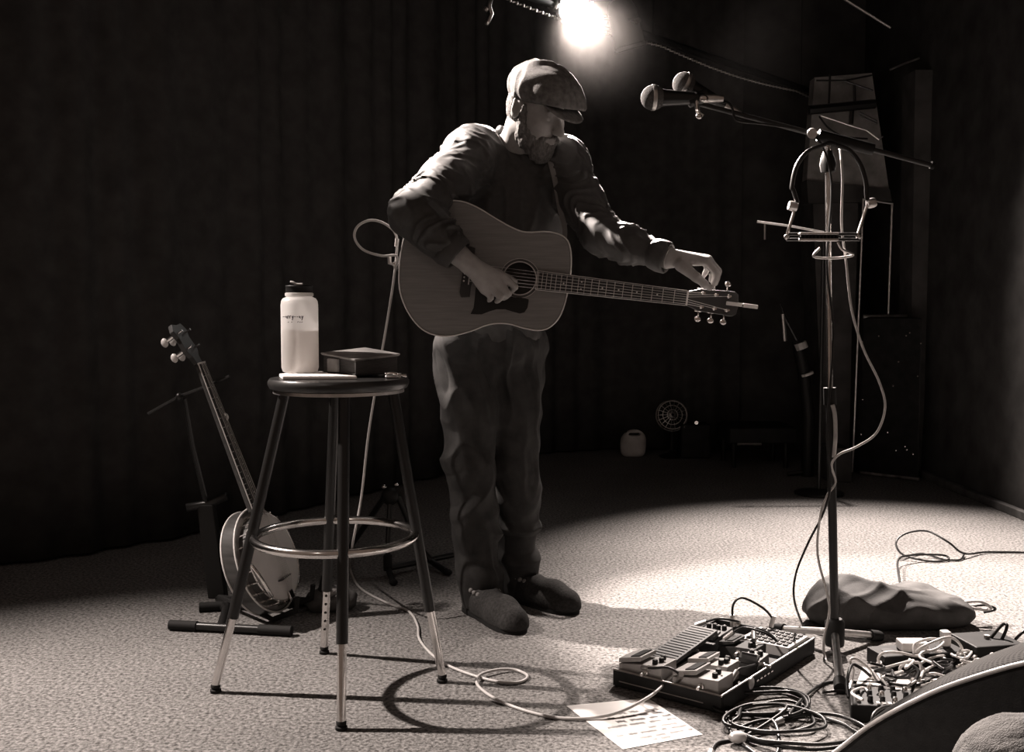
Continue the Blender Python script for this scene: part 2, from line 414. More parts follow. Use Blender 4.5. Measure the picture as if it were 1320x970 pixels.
# open metal rack and black case in the far corner
r = thing('metal_rack', 'tall thin bright metal frame standing on the black road case', 'rack', px(1125, 600, 6.35))
MB().tube([px(1099, 609, 6.33), px(1113, 258, 6.33)], 0.0075, 8).build('post', 'steel', r)
MB().tube([px(1145, 409, 6.33), px(1150, 264, 6.33)], 0.008, 8).build('post', 'steel', r)
MB().tube([px(1112, 257, 6.33), px(1151, 263, 6.33)], 0.006, 8).build('top_rail', 'steel', r)
c = thing('road_case', 'tall black road case with tiny rivets under the metal frame', 'case', px(1145, 610, 6.3))
bx = MB(); a0 = fl(1108, 612); a1 = fl(1184, 621)
top = px(1108, 409, a0.y).z
bx.hexa([a0, a1, a1 + Vector((0.0, 0.45, 0)), a0 + Vector((0, 0.45, 0))], [Vector((p.x, p.y, top)) for p in (a0, a1, a1 + Vector((0, 0.45, 0)), a0 + Vector((0, 0.45, 0)))])
bx.build('case_body', 'tolex', c, bevel=0.01)
MB().tube([Vector((a0.x, a0.y - 0.005, top + 0.004)), Vector((a0.x + 0.26, a0.y - 0.005, top + 0.004))], 0.012, 8).build('edge_strip', 'steel', c)
MB().tube([Vector((a0.x, a0.y - 0.012, 0.014)), Vector((a1.x, a1.y - 0.012, 0.014))], 0.009, 6).build('lower_strip', mat('scuffed_strip', 0.3, 0.5, 0.6, 0.5, 0.9, 14), c)
rnd = random.Random(5)
for i in range(16):
    t = rnd.random(); zz = 0.06 + rnd.random() * (top - 0.1); p = a0.lerp(a1, t) - Vector((0, 0.003, 0))
    MB().ell((p.x, p.y, zz), (0.006, 0.004, 0.006), n=8, m=5).build('rivet', 'chrome', c)
# low box and stacked gear by the pillar
tag(MB().hexa([fl(1068, 622), fl(1098, 623), fl(1098, 623) + Vector((0.0, 0.25, 0)), fl(1068, 622) + Vector((0.0, 0.25, 0))],
              [v + Vector((0, 0, 0.20)) for v in (fl(1068, 622), fl(1098, 623), fl(1098, 623) + Vector((0.0, 0.25, 0)), fl(1068, 622) + Vector((0.0, 0.25, 0)))]).build('low_crate', 'pillar', bevel=0.008),
    'low grey box on the carpet at the foot of the pillar', 'box')
t = thing('keyboard_case', 'long dark case lying flat on short legs behind the microphone stand', 'case', fl(1015, 590))
A = px(940, 560, 6.5); B = px(1028, 556, 6.5)
MB().box((A + B) / 2 + Vector((0, 0.2, -0.02)), ((B - A).length, 0.42, 0.10)).build('case_body', 'tolex', t, bevel=0.01)
MB().tube([A + Vector((0.05, -0.012, -0.062)), A + Vector((0.2, -0.012, -0.062))], 0.008, 6).build('edge_strip', 'steel', t)
for dx in (0.04, (B - A).length - 0.06):
    for dy in (0.04, 0.36): MB().tube([(A.x + dx, A.y + dy, 0.0), (A.x + dx, A.y + dy, A.z - 0.05)], 0.015, 8).build('leg', 'blackmetal', t)
t = thing('folded_stand', 'folded dark equipment stand with pale collars standing behind the microphone stand', 'stand', fl(1040, 600))
S0 = px(1042, 535, 6.2); S1 = px(1036, 478, 6.2); S2 = px(1028, 440, 6.2); S3 = px(1006, 392, 6.2)
MB().tube([Vector((S0.x, 6.2, 0.0)), S0, S1, S2], 0.035, 10).build('column', 'blackplastic', t, smooth='auto')
MB().tube([px(1041, 484, 6.18), px(1040, 481, 6.18)], 0.038, 10).build('collar', 'binding', t)
MB().tube([px(1034, 450, 6.18), px(1031, 442, 6.18)], 0.037, 10).build('collar', 'rim', t)
MB().tube([px(1012, 440, 6.2), px(1010, 415, 6.2), px(1009, 405, 6.2)], 0.012, 8).build('handle', 'steel', t)
MB().tube([S2, px(1013, 412, 6.2), S3], [0.012, 0.010, 0.006], 8).build('arm', 'blackmetal', t)
MB().tube([Vector((S0.x - 0.12, 6.2, 0.012)), Vector((S0.x, 6.2, 0.03)), Vector((S0.x + 0.03, 6.22, 0.012))], 0.014, 8).build('foot', 'blackmetal', t)
# plastic jug
j0 = fl(816, 589); jy = j0.y; k = F / jy
j = thing('plastic_jug', 'pale plastic jug with a cut-out handle on the dark floor far back', 'jug', j0)
def jug():
    w = 27 / k / 2; h = 36 / k
    fd = Field((j0.x - 0.2, jy - 0.15, -0.02), (j0.x + 0.2, jy + 0.15, 0.3), 0.006)
    for zz in np.linspace(0.03, h * 0.62, 5): fd.ell((j0.x, jy, zz), (w * 1.12, 0.05, 0.04), k=0.03)
    fd.ell((j0.x + 0.006, jy, h * 0.72), (w * 1.0, 0.04, h * 0.27), k=0.03)
    for dx in (-0.022, -0.011, 0.0, 0.011, 0.022, 0.033): fd.cone((j0.x + dx, jy - 0.1, h * 0.82), (j0.x + dx, jy + 0.1, h * 0.82), 0.011, 0.011, k=0.003, sub=True)
    fd.plane((0, 0, 0.002), (0, 0, -1))
    return fd.mesh()
field_obj('jug_body', *jug(), 'jug', j)
MB().lathe([(0.016, 0), (0.016, 0.022), (0.012, 0.026)], Matrix.Translation((j0.x - 0.055, jy, 36 / k * 0.88)), 12).build('cap', 'blackplastic', j)
# floor fan
f0 = fl(866, 590); fy = f0.y
t = thing('floor_fan', 'small dark round desk fan on the floor beside the jug', 'fan', f0)
fc = px(866, 536, fy)
MB().lathe([(0.08, 0), (0.09, 0.012), (0.03, 0.03), (0.014, 0.05)], Matrix.Translation((f0.x, fy, 0)), 16).build('base', 'blackplastic', t, smooth='auto')
MB().tube([(f0.x, fy, 0.03), (f0.x, fy + 0.02, fc.z)], 0.012, 8).build('stem', 'blackplastic', t)
Mf = frame(fc, (1, 0, 0), (0, 0.25, 1))
ring = lambda r, z: [Mf @ Vector((r * math.cos(a), r * math.sin(a), z)) for a in np.linspace(0, 2 * math.pi, 28)[:-1]]
g = MB()
for r_ in (0.035, 0.065, 0.095): g.tube(ring(r_, 0.04 - r_ * 0.15), 0.0022, 5, True)
g.tube(ring(0.105, 0.0), 0.005, 6, True)
for i in range(18):
    a = i * math.pi / 9; g.tube([Mf @ Vector((0.01 * math.cos(a), 0.01 * math.sin(a), 0.042)), Mf @ Vector((0.09 * math.cos(a), 0.09 * math.sin(a), 0.028)), Mf @ Vector((0.105 * math.cos(a), 0.105 * math.sin(a), 0.0))], 0.0018, 5)
g.build('cage', 'steel', t)
for i in range(4):
    a = i * math.pi / 2; c_, s_ = math.cos(a), math.sin(a)
    MB().hexa([Mf @ Vector((c_ * r_ - s_ * w_, s_ * r_ + c_ * w_, 0.004 + w_ * 0.3)) for r_, w_ in ((0.01, -0.01), (0.085, -0.03), (0.085, 0.03), (0.01, 0.01))],
              [Mf @ Vector((c_ * r_ - s_ * w_, s_ * r_ + c_ * w_, 0.007 + w_ * 0.3)) for r_, w_ in ((0.01, -0.01), (0.085, -0.03), (0.085, 0.03), (0.01, 0.01))]).build('blade', 'blackplastic', t)
MB().ell(fc + Vector((0, 0.04, 0)), (0.035, 0.05, 0.035)).build('motor', 'blackplastic', t, smooth=True)
# small guitar-pedal-like box with a shiny knob next to the fan
b0 = fl(897, 592)
t = thing('small_amplifier', 'small dark box with one shiny knob on the floor right of the fan', 'box', b0)
MB().box(b0 + Vector((0, 0.1, 0.115)), (0.2, 0.2, 0.23)).build('body', 'tolex', t, bevel=0.012)
MB().lathe([(0.022, 0), (0.02, 0.012), (0.012, 0.02)], Matrix.Translation(px(897, 545, b0.y - 0.002)) @ Matrix.Rotation(math.pi / 2, 4, 'X'), 14).build('knob', 'chrome', t, smooth='auto')
MB().ell(px(883, 551, b0.y - 0.002), (0.008, 0.006, 0.008), n=8, m=5).build('jack_socket', 'chrome', t)

# ---------------------------------------------------------------- lighting pipe and lanterns
PIPE_A = px(600, -18, 4.55); PIPE_A.z = 2.42; PIPE_B = Vector((1.93, 6.93, 2.42))
PIPE_D = (PIPE_B - PIPE_A).normalized()
def on_pipe(Y): return PIPE_A + PIPE_D * ((Y - PIPE_A.y) / PIPE_D.y)
p = thing('lighting_pipe', 'long black lighting pipe hung across the stage ceiling', 'pipe', PIPE_A)
MB().tube([PIPE_A - PIPE_D * 0.7, PIPE_B + PIPE_D * 0.2], 0.021, 12).build('tube', 'blackmetal', p, smooth='auto')
for Y in (4.1, 5.6, 6.85): q = on_pipe(Y); MB().tube([q, Vector((q.x, q.y, 3.9))], 0.006, 6).build('hanger_rod', 'blackmetal', p)
ch = MB()
for i in range(150):
    Y = 4.5 + i * 0.0165; q = on_pipe(Y) + Vector((0, 0, -0.03 - 0.03 * abs(math.sin(i * 0.045)))); ch.ell(q, (0.010, 0.005, 0.005) if i % 2 else (0.006, 0.005, 0.009), n=6, m=4)
tag(ch.build('safety_chain', 'steel'), 'thin steel safety chain strung along the lighting pipe', 'chain')
def lantern(name, centre, aim, size, label, lit):
    t = thing(name, label, 'spotlight', centre, 'lanterns on the lighting pipe')
    M = along(centre, aim)   # local z points out of the lens
    R = 0.078 * size
    MB().lathe([(0.03 * size, -0.24 * size), (R * 0.75, -0.22 * size), (R, -0.16 * size), (R, 0.0), (R * 1.08, 0.004), (R * 1.08, 0.02), (R * 0.9, 0.02), (R * 0.9, -0.03), (0.002, -0.032)], M, 24).build('housing', 'lantern', t, smooth='auto')
    MB().lathe([(R * 0.88, -0.02), (R * 0.86, 0.004), (R * 0.5, 0.012), (0.002, 0.015)], M, 24).build('lens', 'lens' if lit else 'blackplastic', t, smooth=True)
    if lit: attach(lamp('lantern_light', M @ Vector((0, 0, 0.07)), aim, 4600, 38, 0.8, 0.05), t)
    q = on_pipe(centre[1])
    c = Vector(centre) - M.col[2].to_3d() * 0.1 * size
    side = M.col[2].to_3d().cross(Vector((0, 0, 1))).normalized()
    up = q + Vector((0, 0, 0.0))
    MB().tube([c + side * (R + 0.012), c + side * (R + 0.012) + (up - c) * 0.7, up, c - side * (R + 0.012) + (up - c) * 0.7, c - side * (R + 0.012)], 0.007, 6).build('yoke', 'blackmetal', t)
    MB().lathe([(0.03, -0.03), (0.034, -0.02), (0.034, 0.02), (0.03, 0.03)], along(q, q + PIPE_D), 12).build('clamp', 'steel', t)
    for s in (-1, 1): MB().lathe([(0.014, 0), (0.014, 0.02)], along(c + side * s * (R + 0.012), c + side * s * (R + 0.05)), 10).build('knob', 'steel', t)
    return t
lantern('stage_lantern', BACK_LAMP, BACK_AIM, 1.0, 'lit stage lantern glowing white on the lighting pipe behind the guitarist', True)
L2 = px(812, 58, 5.25)
lantern('stage_lantern', L2, L2 + Vector((0.25, 0.15, -0.9)), 0.95, 'unlit dark stage lantern pointing down from the lighting pipe', False)
h = thing('pipe_clamp_hook', 'small unlit metal clamp dangling from the pipe left of the glowing lantern', 'clamp', px(632, 10, 4.72))
MB().tube([px(634, -6, 4.72), px(631, 8, 4.72), px(634, 18, 4.72), px(630, 27, 4.72), px(627, 32, 4.72)], 0.009, 8).build('hook', 'steel', h, smooth=True)
MB().tube([px(628, 10, 4.71), px(625, 14, 4.71)], 0.011, 8).build('wing_nut', 'steel', h)
tag(MB().tube([px(1084, -4, 5.9), px(1148, 36, 5.9)], 0.008, 8).build('ceiling_conduit', 'steel'), 'thin bright conduit running down from the ceiling above the bulkhead', 'pipe')
tag(MB().tube([px(1147, 90, 6.25), px(1166, 82, 6.25), px(1185, 75, 6.25)], 0.006, 8).build('wall_highlight_bar', 'steel'), 'short slanting bar added as a highlight right of the plaster bulkhead near the wall', 'pipe')  # bright bar added to stand for a highlight beside the bulkhead
# lamp haze hanging in front of the lit lantern
def haze():
    c = Vector(BACK_LAMP) + Vector((0.02, -0.25, -0.12))
    o = MB().ell((0, 0, 0), (1, 1, 1), n=20, m=12).build('lamp_haze', 'wall'); o.location = c; o.scale = (1.15, 0.7, 0.8)
    m = bpy.data.materials.new('thin_haze'); m.use_nodes = True; nt = m.node_tree; nt.nodes.clear()
    out = nt.nodes.new('ShaderNodeOutputMaterial'); v = nt.nodes.new('ShaderNodeVolumeScatter'); v.inputs['Anisotropy'].default_value = 0.55
    v.inputs['Color'].default_value = (1, 0.95, 0.92, 1)
    tc = nt.nodes.new('ShaderNodeTexCoord'); g = nt.nodes.new('ShaderNodeTexGradient'); g.gradient_type = 'QUADRATIC_SPHERE'
    ml = nt.nodes.new('ShaderNodeMath'); ml.operation = 'MULTIPLY'; ml.inputs[1].default_value = 0.015
    nt.links.new(tc.outputs['Object'], g.inputs['Vector']); nt.links.new(g.outputs['Fac'], ml.inputs[0]); nt.links.new(ml.outputs[0], v.inputs['Density']); nt.links.new(v.outputs[0], out.inputs['Volume'])
    o.data.materials.clear(); o.data.materials.append(m); o['kind'] = 'stuff'
    tag(o, 'thin stage haze glowing round the lit lantern', 'haze')
haze()
# ---------------------------------------------------------------- the guitarist
GY = 3.15                                   # depth of the guitar's front
ME = thing('person', 'man in flat cap and dark shirt standing and tuning an acoustic guitar', 'person', fl(650, 795))
HC = px(690, 143, 3.33)
yaw, pit = math.radians(50), math.radians(27)
hf = Vector((math.sin(yaw) * math.cos(pit), -math.cos(yaw) * math.cos(pit), -math.sin(pit)))
hr = hf.cross(Vector((0, 0, 1))).normalized(); hu = hr.cross(hf).normalized()
roll = Matrix.Rotation(math.radians(4), 3, hf); hr = roll @ hr; hu = roll @ hu
HR = [[hr[i], hf[i], hu[i]] for i in range(3)]         # columns: right, forward, up
def H(r, f, u): return HC + hr * r + hf * f + hu * u
def tilted(ax, deg):                                    # head frame turned about one of its axes
    R = Matrix.Rotation(math.radians(deg), 3, ax); c = [R @ hr, R @ hf, R @ hu]
    return [[c[0][i], c[1][i], c[2][i]] for i in range(3)]
NB = px(664, 198, 3.45)
RS, RE, RW = px(610, 203, 3.40), px(533, 278, 3.085), px(604, 340, 3.072)
LS, LE, LW = px(722, 214, 3.42), px(776, 304, 3.24), px(862, 333, 3.115)
RH, RK, RA = px(600, 450, 3.44), px(606, 606, 3.37), px(618, 770, 3.42)
LH, LK, LA = px(662, 450, 3.50), px(664, 606, 3.48), px(666, 752, 3.58)
R_HAND = [  # (knuckle, middle joint, tip)
    ((649, 357, 3.080), (664, 370, 3.078), (657, 377, 3.122)),
    ((643, 364, 3.074), (655, 379, 3.070), (649, 385, 3.118)),
    ((634, 370, 3.074), (645, 384, 3.072), (640, 389, 3.118)),
    ((624, 374, 3.082), (633, 384, 3.082), (630, 388, 3.122))]
L_HAND = [
    ((911, 337, 3.085), (924, 353, 3.078), (919, 368, 3.098)),
    ((913, 335, 3.103), (926, 350, 3.100), (922, 366, 3.112)),
    ((909, 334, 3.121), (921, 347, 3.122), (916, 362, 3.130)),
    ((902, 334, 3.136), (913, 345, 3.140), (906, 358, 3.142))]
def make_body():
    fd = Field((-0.45, 2.98, 0.0), (0.72, 3.78, 1.83), 0.0042)
    # hidden trunk and legs (inside the clothes)
    fd.ell(px(632, 440, 3.47), (0.145, 0.11, 0.12)); fd.ell(px(640, 350, 3.47), (0.15, 0.115, 0.2), k=0.06)
    fd.ell(px(662, 258, 3.49), (0.165, 0.11, 0.15), k=0.06); fd.cone(RS, px(666, 222, 3.50), 0.06, 0.055, 0.04); fd.cone(px(666, 222, 3.50), LS, 0.055, 0.06, 0.04); fd.cone(NB, RS, 0.05, 0.05, 0.04); fd.cone(NB, LS, 0.05, 0.05, 0.04)
    fd.chain([RH, RK, RA], [0.075, 0.052, 0.036]); fd.chain([LH, LK, LA], [0.075, 0.052, 0.036])
    for A in (RA, LA):
        fd.cone(A, (A[0] + 0.10, A[1] - 0.12, 0.045), 0.034, 0.026)
        fd.cone(A, (A[0], A[1], 0.05), 0.034, 0.03)
    # arms
    fd.chain([RS, RE, RE.lerp(RW, 0.35), RW], [0.052, 0.042, 0.044, 0.029]); fd.chain([LS, LE, LE.lerp(LW, 0.35), LW], [0.052, 0.042, 0.042, 0.028])
    for hand, wr in ((R_HAND, RW), (L_HAND, LW)):
        for i, (a, b, c) in enumerate(hand):
            a, b, c = px(*a), px(*b), px(*c); m = b.lerp(c, 0.55)
            fd.cone(wr, a, 0.023, 0.0135, 0.012)
            r = [0.0105, 0.011, 0.0102, 0.009][i]
            fd.cone(a, b, r * 1.12, r, 0.006); fd.cone(b, m, r, r * 0.92, 0.003); fd.cone(m, c, r * 0.92, r * 0.74, 0.003)
    t = [px(616, 350, 3.088), px(640, 352, 3.10), px(655, 359, 3.112), px(664, 363, 3.122)]
    fd.chain(t, [0.019, 0.0135, 0.0115, 0.009], 0.006)
    t = [px(878, 342, 3.085), px(898, 358, 3.068), px(908, 366, 3.075), px(915, 372, 3.090)]
    fd.chain(t, [0.020, 0.014, 0.0115, 0.0085], 0.006)
    # neck and head
    fd.cone(NB + Vector((0, 0, -0.02)), H(0, -0.025, -0.06), 0.064, 0.060, 0.03)
    fd.ell(H(0, -0.005, 0.03), (0.074, 0.094, 0.104), HR, 0.02)
    fd.ell(H(0, 0.035, -0.045), (0.060, 0.066, 0.075), HR, 0.03)
    fd.ell(H(0, 0.070, -0.088), (0.030, 0.028, 0.026), HR, 0.03)                # chin
    for s in (-1, 1):
        fd.ell(H(0.036 * s, 0.066, -0.022), (0.026, 0.024, 0.024), HR, 0.03)     # cheek
        fd.ell(H(0.031 * s, 0.098, 0.008), (0.017, 0.014, 0.012), HR, 0.008, sub=True)   # eye socket
        fd.ell(H(0.031 * s, 0.081, 0.007), (0.015, 0.012, 0.010), HR, 0.003)     # lowered lid
        fd.ell(H(0.078 * s, -0.008, -0.002), (0.010, 0.020, 0.032), tilted(hr, -12), 0.005)  # ear
        fd.ell(H(0.088 * s, -0.004, 0.002), (0.007, 0.011, 0.019), tilted(hr, -12), 0.004, sub=True)
        fd.cone(H(0.082 * s, -0.022, 0.022), H(0.082 * s, -0.02, -0.012), 0.006, 0.005, 0.004)
        fd.ell(H(0.013 * s, 0.112, -0.031), (0.009, 0.010, 0.008), HR, 0.006)    # nostril wing
        fd.ell(H(0.028 * s, 0.090, 0.026), (0.022, 0.010, 0.007), HR, 0.012)     # brow
    fd.cone(H(0, 0.090, 0.018), H(0, 0.124, -0.026), 0.009, 0.0125, 0.012)        # nose
    fd.ell(H(0, 0.098, -0.066), (0.021, 0.010, 0.006), HR, 0.004)                # lower lip
    fd.ell(H(0, 0.100, -0.054), (0.022, 0.009, 0.005), HR, 0.004)                # upper lip
    return fd.mesh(2)
field_obj('body', *make_body(), 'skin', ME)
for s in (-1, 1):
    MB().ell(H(0.031 * s, 0.083, 0.005), (0.0118,) * 3, n=12, m=8).build('eye', 'eye', ME, smooth=True)

def ridge(P, S, seed, warp=0.7):
    n = vnoise(P * np.array(S), 1.0, seed, warp); return 1 - np.minimum(np.abs(n) * 1.6, 1)
def arm_folds(V, N, a, b, c, amp, seed, freq=17):
    """bands of cloth folds round a sleeve a-b-c, weighted to points near it"""
    A = [np.array(x) for x in (a, b, c)]; best = np.full(len(V), 9.0); tt = np.zeros(len(V)); base = 0
    for i in range(2):
        d = A[i + 1] - A[i]; L = np.linalg.norm(d); t = np.clip((V - A[i]) @ d / L ** 2, 0, 1)
        dist = np.linalg.norm(V - A[i] - t[:, None] * d, axis=1); m = dist < best
        best[m] = dist[m]; tt[m] = (base + t * L)[m]; base += L
    w = np.clip((0.13 - best) / 0.05, 0, 1) * np.clip(tt / 0.06, 0, 1)
    ph = tt * freq + 1.1 * vnoise(V, 5.0, seed) + 0.5 * vnoise(V, 11.0, seed + 1)
    band = (1 - np.abs(np.sin(math.pi * ph))) ** 1.6 * (0.55 + 0.45 * vnoise(V, 6, seed + 2))
    return w * amp * (band - 0.3)
def make_shirt():
    fd = Field((-0.46, 2.99, 0.84), (0.62, 3.78, 1.66), 0.0055)
    fd.ell(px(632, 425, 3.47), (0.172, 0.145, 0.16), k=0.05); fd.ell(px(645, 330, 3.48), (0.183, 0.150, 0.21), k=0.07)
    fd.ell(px(662, 258, 3.49), (0.195, 0.135, 0.17), k=0.07)
    SM = px(666, 222, 3.50); fd.cone(RS, SM, 0.086, 0.080, 0.05); fd.cone(SM, LS, 0.080, 0.082, 0.05)
    fd.cone(NB + Vector((0, 0.05, -0.02)), RS, 0.078, 0.085, 0.05); fd.cone(NB + Vector((0, 0.05, -0.03)), LS, 0.072, 0.08, 0.05)
    fd.ell(NB + Vector((0, 0.07, -0.07)), (0.13, 0.085, 0.10), k=0.06)            # rounded upper back
    cr = RE.lerp(RW, 0.66); cl = LE.lerp(LW, 0.80)
    fd.chain([RS, RS.lerp(RE, 0.5), RE, RE.lerp(RW, 0.4), cr], [0.088, 0.080, 0.066, 0.058, 0.050], 0.04)
    fd.chain([LS, LS.lerp(LE, 0.5), LE, LE.lerp(LW, 0.4), cl], [0.084, 0.070, 0.058, 0.052, 0.043], 0.04)
    # collar
    ax = (H(0, -0.03, -0.06) - NB).normalized(); cx = ax.orthogonal().normalized(); cy = ax.cross(cx)
    for lvl, rr, th in ((0.012, 0.078, 0.012), (0.030, 0.074, 0.009)):
        pts = [NB + ax * (lvl + 0.012) + (cx * math.cos(q) + cy * math.sin(q)) * rr for q in np.linspace(0, 2 * math.pi, 15)]
        for i in range(14): fd.cone(pts[i], pts[i + 1], th, th, 0.014)
    # open the neck and cuffs
    fd.cone(NB + ax * 0.03, NB + ax * 0.12, 0.066, 0.075, 0.004, sub=True)
    fd.cone(cr + (RW - RE).normalized() * 0.035, RW, 0.040, 0.036, 0.004, sub=True)
    fd.cone(cl + (LW - LE).normalized() * 0.028, LW, 0.036, 0.034, 0.004, sub=True)
    fd.plane((0, 0, 0.895), (0, 0, -1))
    V, Fc = fd.mesh(3); N = normals(V, Fc)
    disp = arm_folds(V, N, RS, RE, cr, 0.014, 4, 15) + arm_folds(V, N, LS, LE, cl, 0.013, 9, 22)
    tw = np.clip((V[:, 0] - RS.x) / 0.08, 0, 1) * np.clip((LS.x - V[:, 0]) / 0.08, 0, 1)
    disp += tw * 0.008 * (ridge(V, (7, 7, 3.0), 21) - 0.4)
    disp += 0.006 * np.clip((V[:, 2] - 1.40) / 0.06, 0, 1) * (ridge(V, (9, 9, 9), 33) - 0.4)
    return V + N * disp[:, None], Fc
field_obj('shirt', *make_shirt(), 'shirt', ME)
# turned-up cuffs
for nm, a, b, t0, r0, r1 in (('cuff', RE, RW, 0.60, 0.056, 0.053), ('cuff', LE, LW, 0.78, 0.048, 0.045)):
    p0 = a.lerp(b, t0); d = (b - a).normalized(); M = along(p0, p0 + d)
    prof = [(r0 - 0.006, 0.0), (r0, 0.002), (r0 + 0.002, 0.02), (r1 + 0.002, 0.044), (r1 - 0.002, 0.05), (r1 - 0.008, 0.046), (r1 - 0.012, 0.01)]
    c = MB().lathe(prof, M, 40); c.v = [tuple(Vector(v) + (Vector(v) - p0).cross(d).normalized() * 0.0 + Vector((0.003 * math.sin(60 * v[0]), 0.003 * math.sin(70 * v[2]), 0.003 * math.sin(65 * v[0] + 1)))) for v in c.v]
    c.f = c.f[:-2]; c.build(nm, 'shirt', ME, smooth=True)
bp = LE.lerp(LW, 0.985); MB().lathe([(0.030, -0.008), (0.033, -0.006), (0.033, 0.006), (0.030, 0.008)], along(bp, bp + (LW - LE)), 24).build('wristband', 'leather', ME, smooth='auto')

def make_jeans():
    fd = Field((-0.26, 3.22, 0.02), (0.24, 3.75, 0.99), 0.005)
    fd.ell(px(631, 440, 3.47), (0.176, 0.148, 0.13), k=0.04)
    RAh, LAh = px(622, 772, 3.41), px(666, 752, 3.57)
    fd.chain([RH, RH.lerp(RK, 0.5) + Vector((0.01, -0.005, 0)), RK, RK.lerp(RAh, 0.5) + Vector((0.0, 0.02, 0)), RAh], [0.108, 0.094, 0.080, 0.077, 0.073], 0.025)
    fd.chain([LH, LH.lerp(LK, 0.5) + Vector((0.0, -0.005, 0)), LK, LK.lerp(LAh, 0.5) + Vector((0.005, 0.02, 0)), LAh], [0.108, 0.090, 0.076, 0.074, 0.070], 0.025)
    fd.plane((0, 0, 0.075), (0.15, -0.25, -1)); fd.plane((0, 0, 0.96), (0, 0, 1))
    for A in (RAh, LAh): fd.cone(A + Vector((0, 0, 0.05)), A + Vector((0, 0, -0.15)), 0.055, 0.064, 0.006, sub=True)
    V, Fc = fd.mesh(3); N = normals(V, Fc); z = V[:, 2]
    g = lambda c, w: np.exp(-((z - c) / w) ** 2)
    disp = 0.024 * g(0.46, 0.14) * (ridge(V, (3.2, 3.2, 3.0), 5, 0.4) - 0.4) + 0.022 * g(0.19, 0.11) * (ridge(V, (3.2, 3.2, 4.2), 8, 0.4) - 0.4)
    disp += 0.016 * g(0.80, 0.16) * (ridge(V, (6, 6, 4), 12) - 0.4) + 0.007 * (ridge(V, (5, 5, 2.6), 15) - 0.4)
    return V + N * disp[:, None], Fc
jn = field_obj('jeans', *make_jeans(), 'jeans', ME)

def make_shoe(heel, toe):
    d = (toe - heel).normalized(); lo = Vector((min(heel.x, toe.x), min(heel.y, toe.y), 0)) - Vector((0.09, 0.09, 0.01)); hi = Vector((max(heel.x, toe.x), max(heel.y, toe.y), 0.16)) + Vector((0.09, 0.09, 0))
    fd = Field(lo, hi, 0.004); L = (toe - heel).length
    q = lambda t, z: heel + d * (L * t) + Vector((0, 0, z))
    fd.chain([q(0.14, 0.055), q(0.4, 0.052), q(0.68, 0.042), q(0.86, 0.035)], [0.044, 0.045, 0.049, 0.042], 0.03)
    fd.cone(q(0.14, 0.02), q(0.86, 0.02), 0.042, 0.048, 0.02)
    fd.cone(q(0.18, 0.12), q(0.36, 0.125), 0.036, 0.040, 0.006, sub=True)
    fd.plane((0, 0, 0.010), (0, 0, -1))
    return fd.mesh(2)
for heel, toe in ((fl(604, 784), fl(672, 819)), (fl(650, 768), fl(744, 793))):
    heel = heel.copy(); toe = toe.copy()
    sh = field_obj('slipper', *make_shoe(heel, toe), 'slipper', ME)
    d = (toe - heel).normalized(); s = Vector((-d.y, d.x, 0)); L = (toe - heel).length
    out = [heel + d * (L * t) + s * w for t, w in ((0.0, 0), (0.03, .03), (0.15, .044), (0.4, .044), (0.68, .053), (0.86, .048), (0.96, .028), (0.995, 0), (0.96, -.028), (0.86, -.048), (0.68, -.052), (0.4, -.044), (0.15, -.044), (0.03, -.03))]
    out = spline(out, 3, True)
    MB().hexa([Vector((p.x, p.y, 0.0)) for p in out], [Vector((p.x, p.y, 0.014)) for p in out]).build('sole', 'rubber', sh)
    col = [heel + d * (L * (0.29 + 0.22 * math.cos(a))) + s * (0.044 * math.sin(a)) + Vector((0, 0, 0.088 + 0.012 * math.cos(a) * -1)) for a in np.linspace(0, 2 * math.pi, 25)[:-1]]
    tr = MB()
    for i, p in enumerate(col): tr.ell(p, (0.009, 0.009, 0.008), n=7, m=5)
    tr.build('fleece_trim', 'fleece', sh, smooth=True)

def make_cap():
    c = H(0, 0.02, 0.08); fd = Field(c - Vector((0.2,) * 3), c + Vector((0.2,) * 3), 0.0042)
    fd.ell(H(0, 0.000, 0.070), (0.096, 0.116, 0.082), HR, 0.02)
    fd.ell(H(0, 0.062, 0.078), (0.094, 0.092, 0.052), tilted(hr, -16), 0.05)
    fd.ell(H(0, 0.105, 0.054), (0.076, 0.062, 0.030), tilted(hr, -18), 0.03)
    n = hu * -1.0 + hf * 0.18
    fd.plane(H(0, 0.0, 0.030), tuple(n))
    V, Fc = fd.mesh(2); N = normals(V, Fc)
    L = (V - np.array(HC)) @ np.array(HR)
    disp = 0.010 * (ridge(L, (5, 9, 4), 41, 0.5) - 0.45) * np.clip((0.10 - L[:, 1]) / 0.06, 0.15, 1)
    seam = -0.003 * np.exp(-(L[:, 0] / 0.004) ** 2) * (L[:, 2] > 0.08)
    return V + N * (disp + seam)[:, None], Fc
cp = field_obj('flat_cap', *make_cap(), 'cap', ME)
def make_brim():
    c = H(0, 0.12, 0.03); fd = Field(c - Vector((0.14,) * 3), c + Vector((0.14,) * 3), 0.003)
    fd.ell(H(0, 0.094, 0.044), (0.080, 0.078, 0.010), tilted(hr, -17), 0.004)
    fd.ell(H(0, 0.02, 0.03), (0.078, 0.098, 0.09), HR, 0.003, sub=True)
    return fd.mesh(2)
field_obj('brim', *make_brim(), 'cap', cp)
MB().ell(H(0, 0.03, 0.150), (0.008, 0.008, 0.006), n=10, m=6).build('cap_button', 'cap', cp, smooth=True)
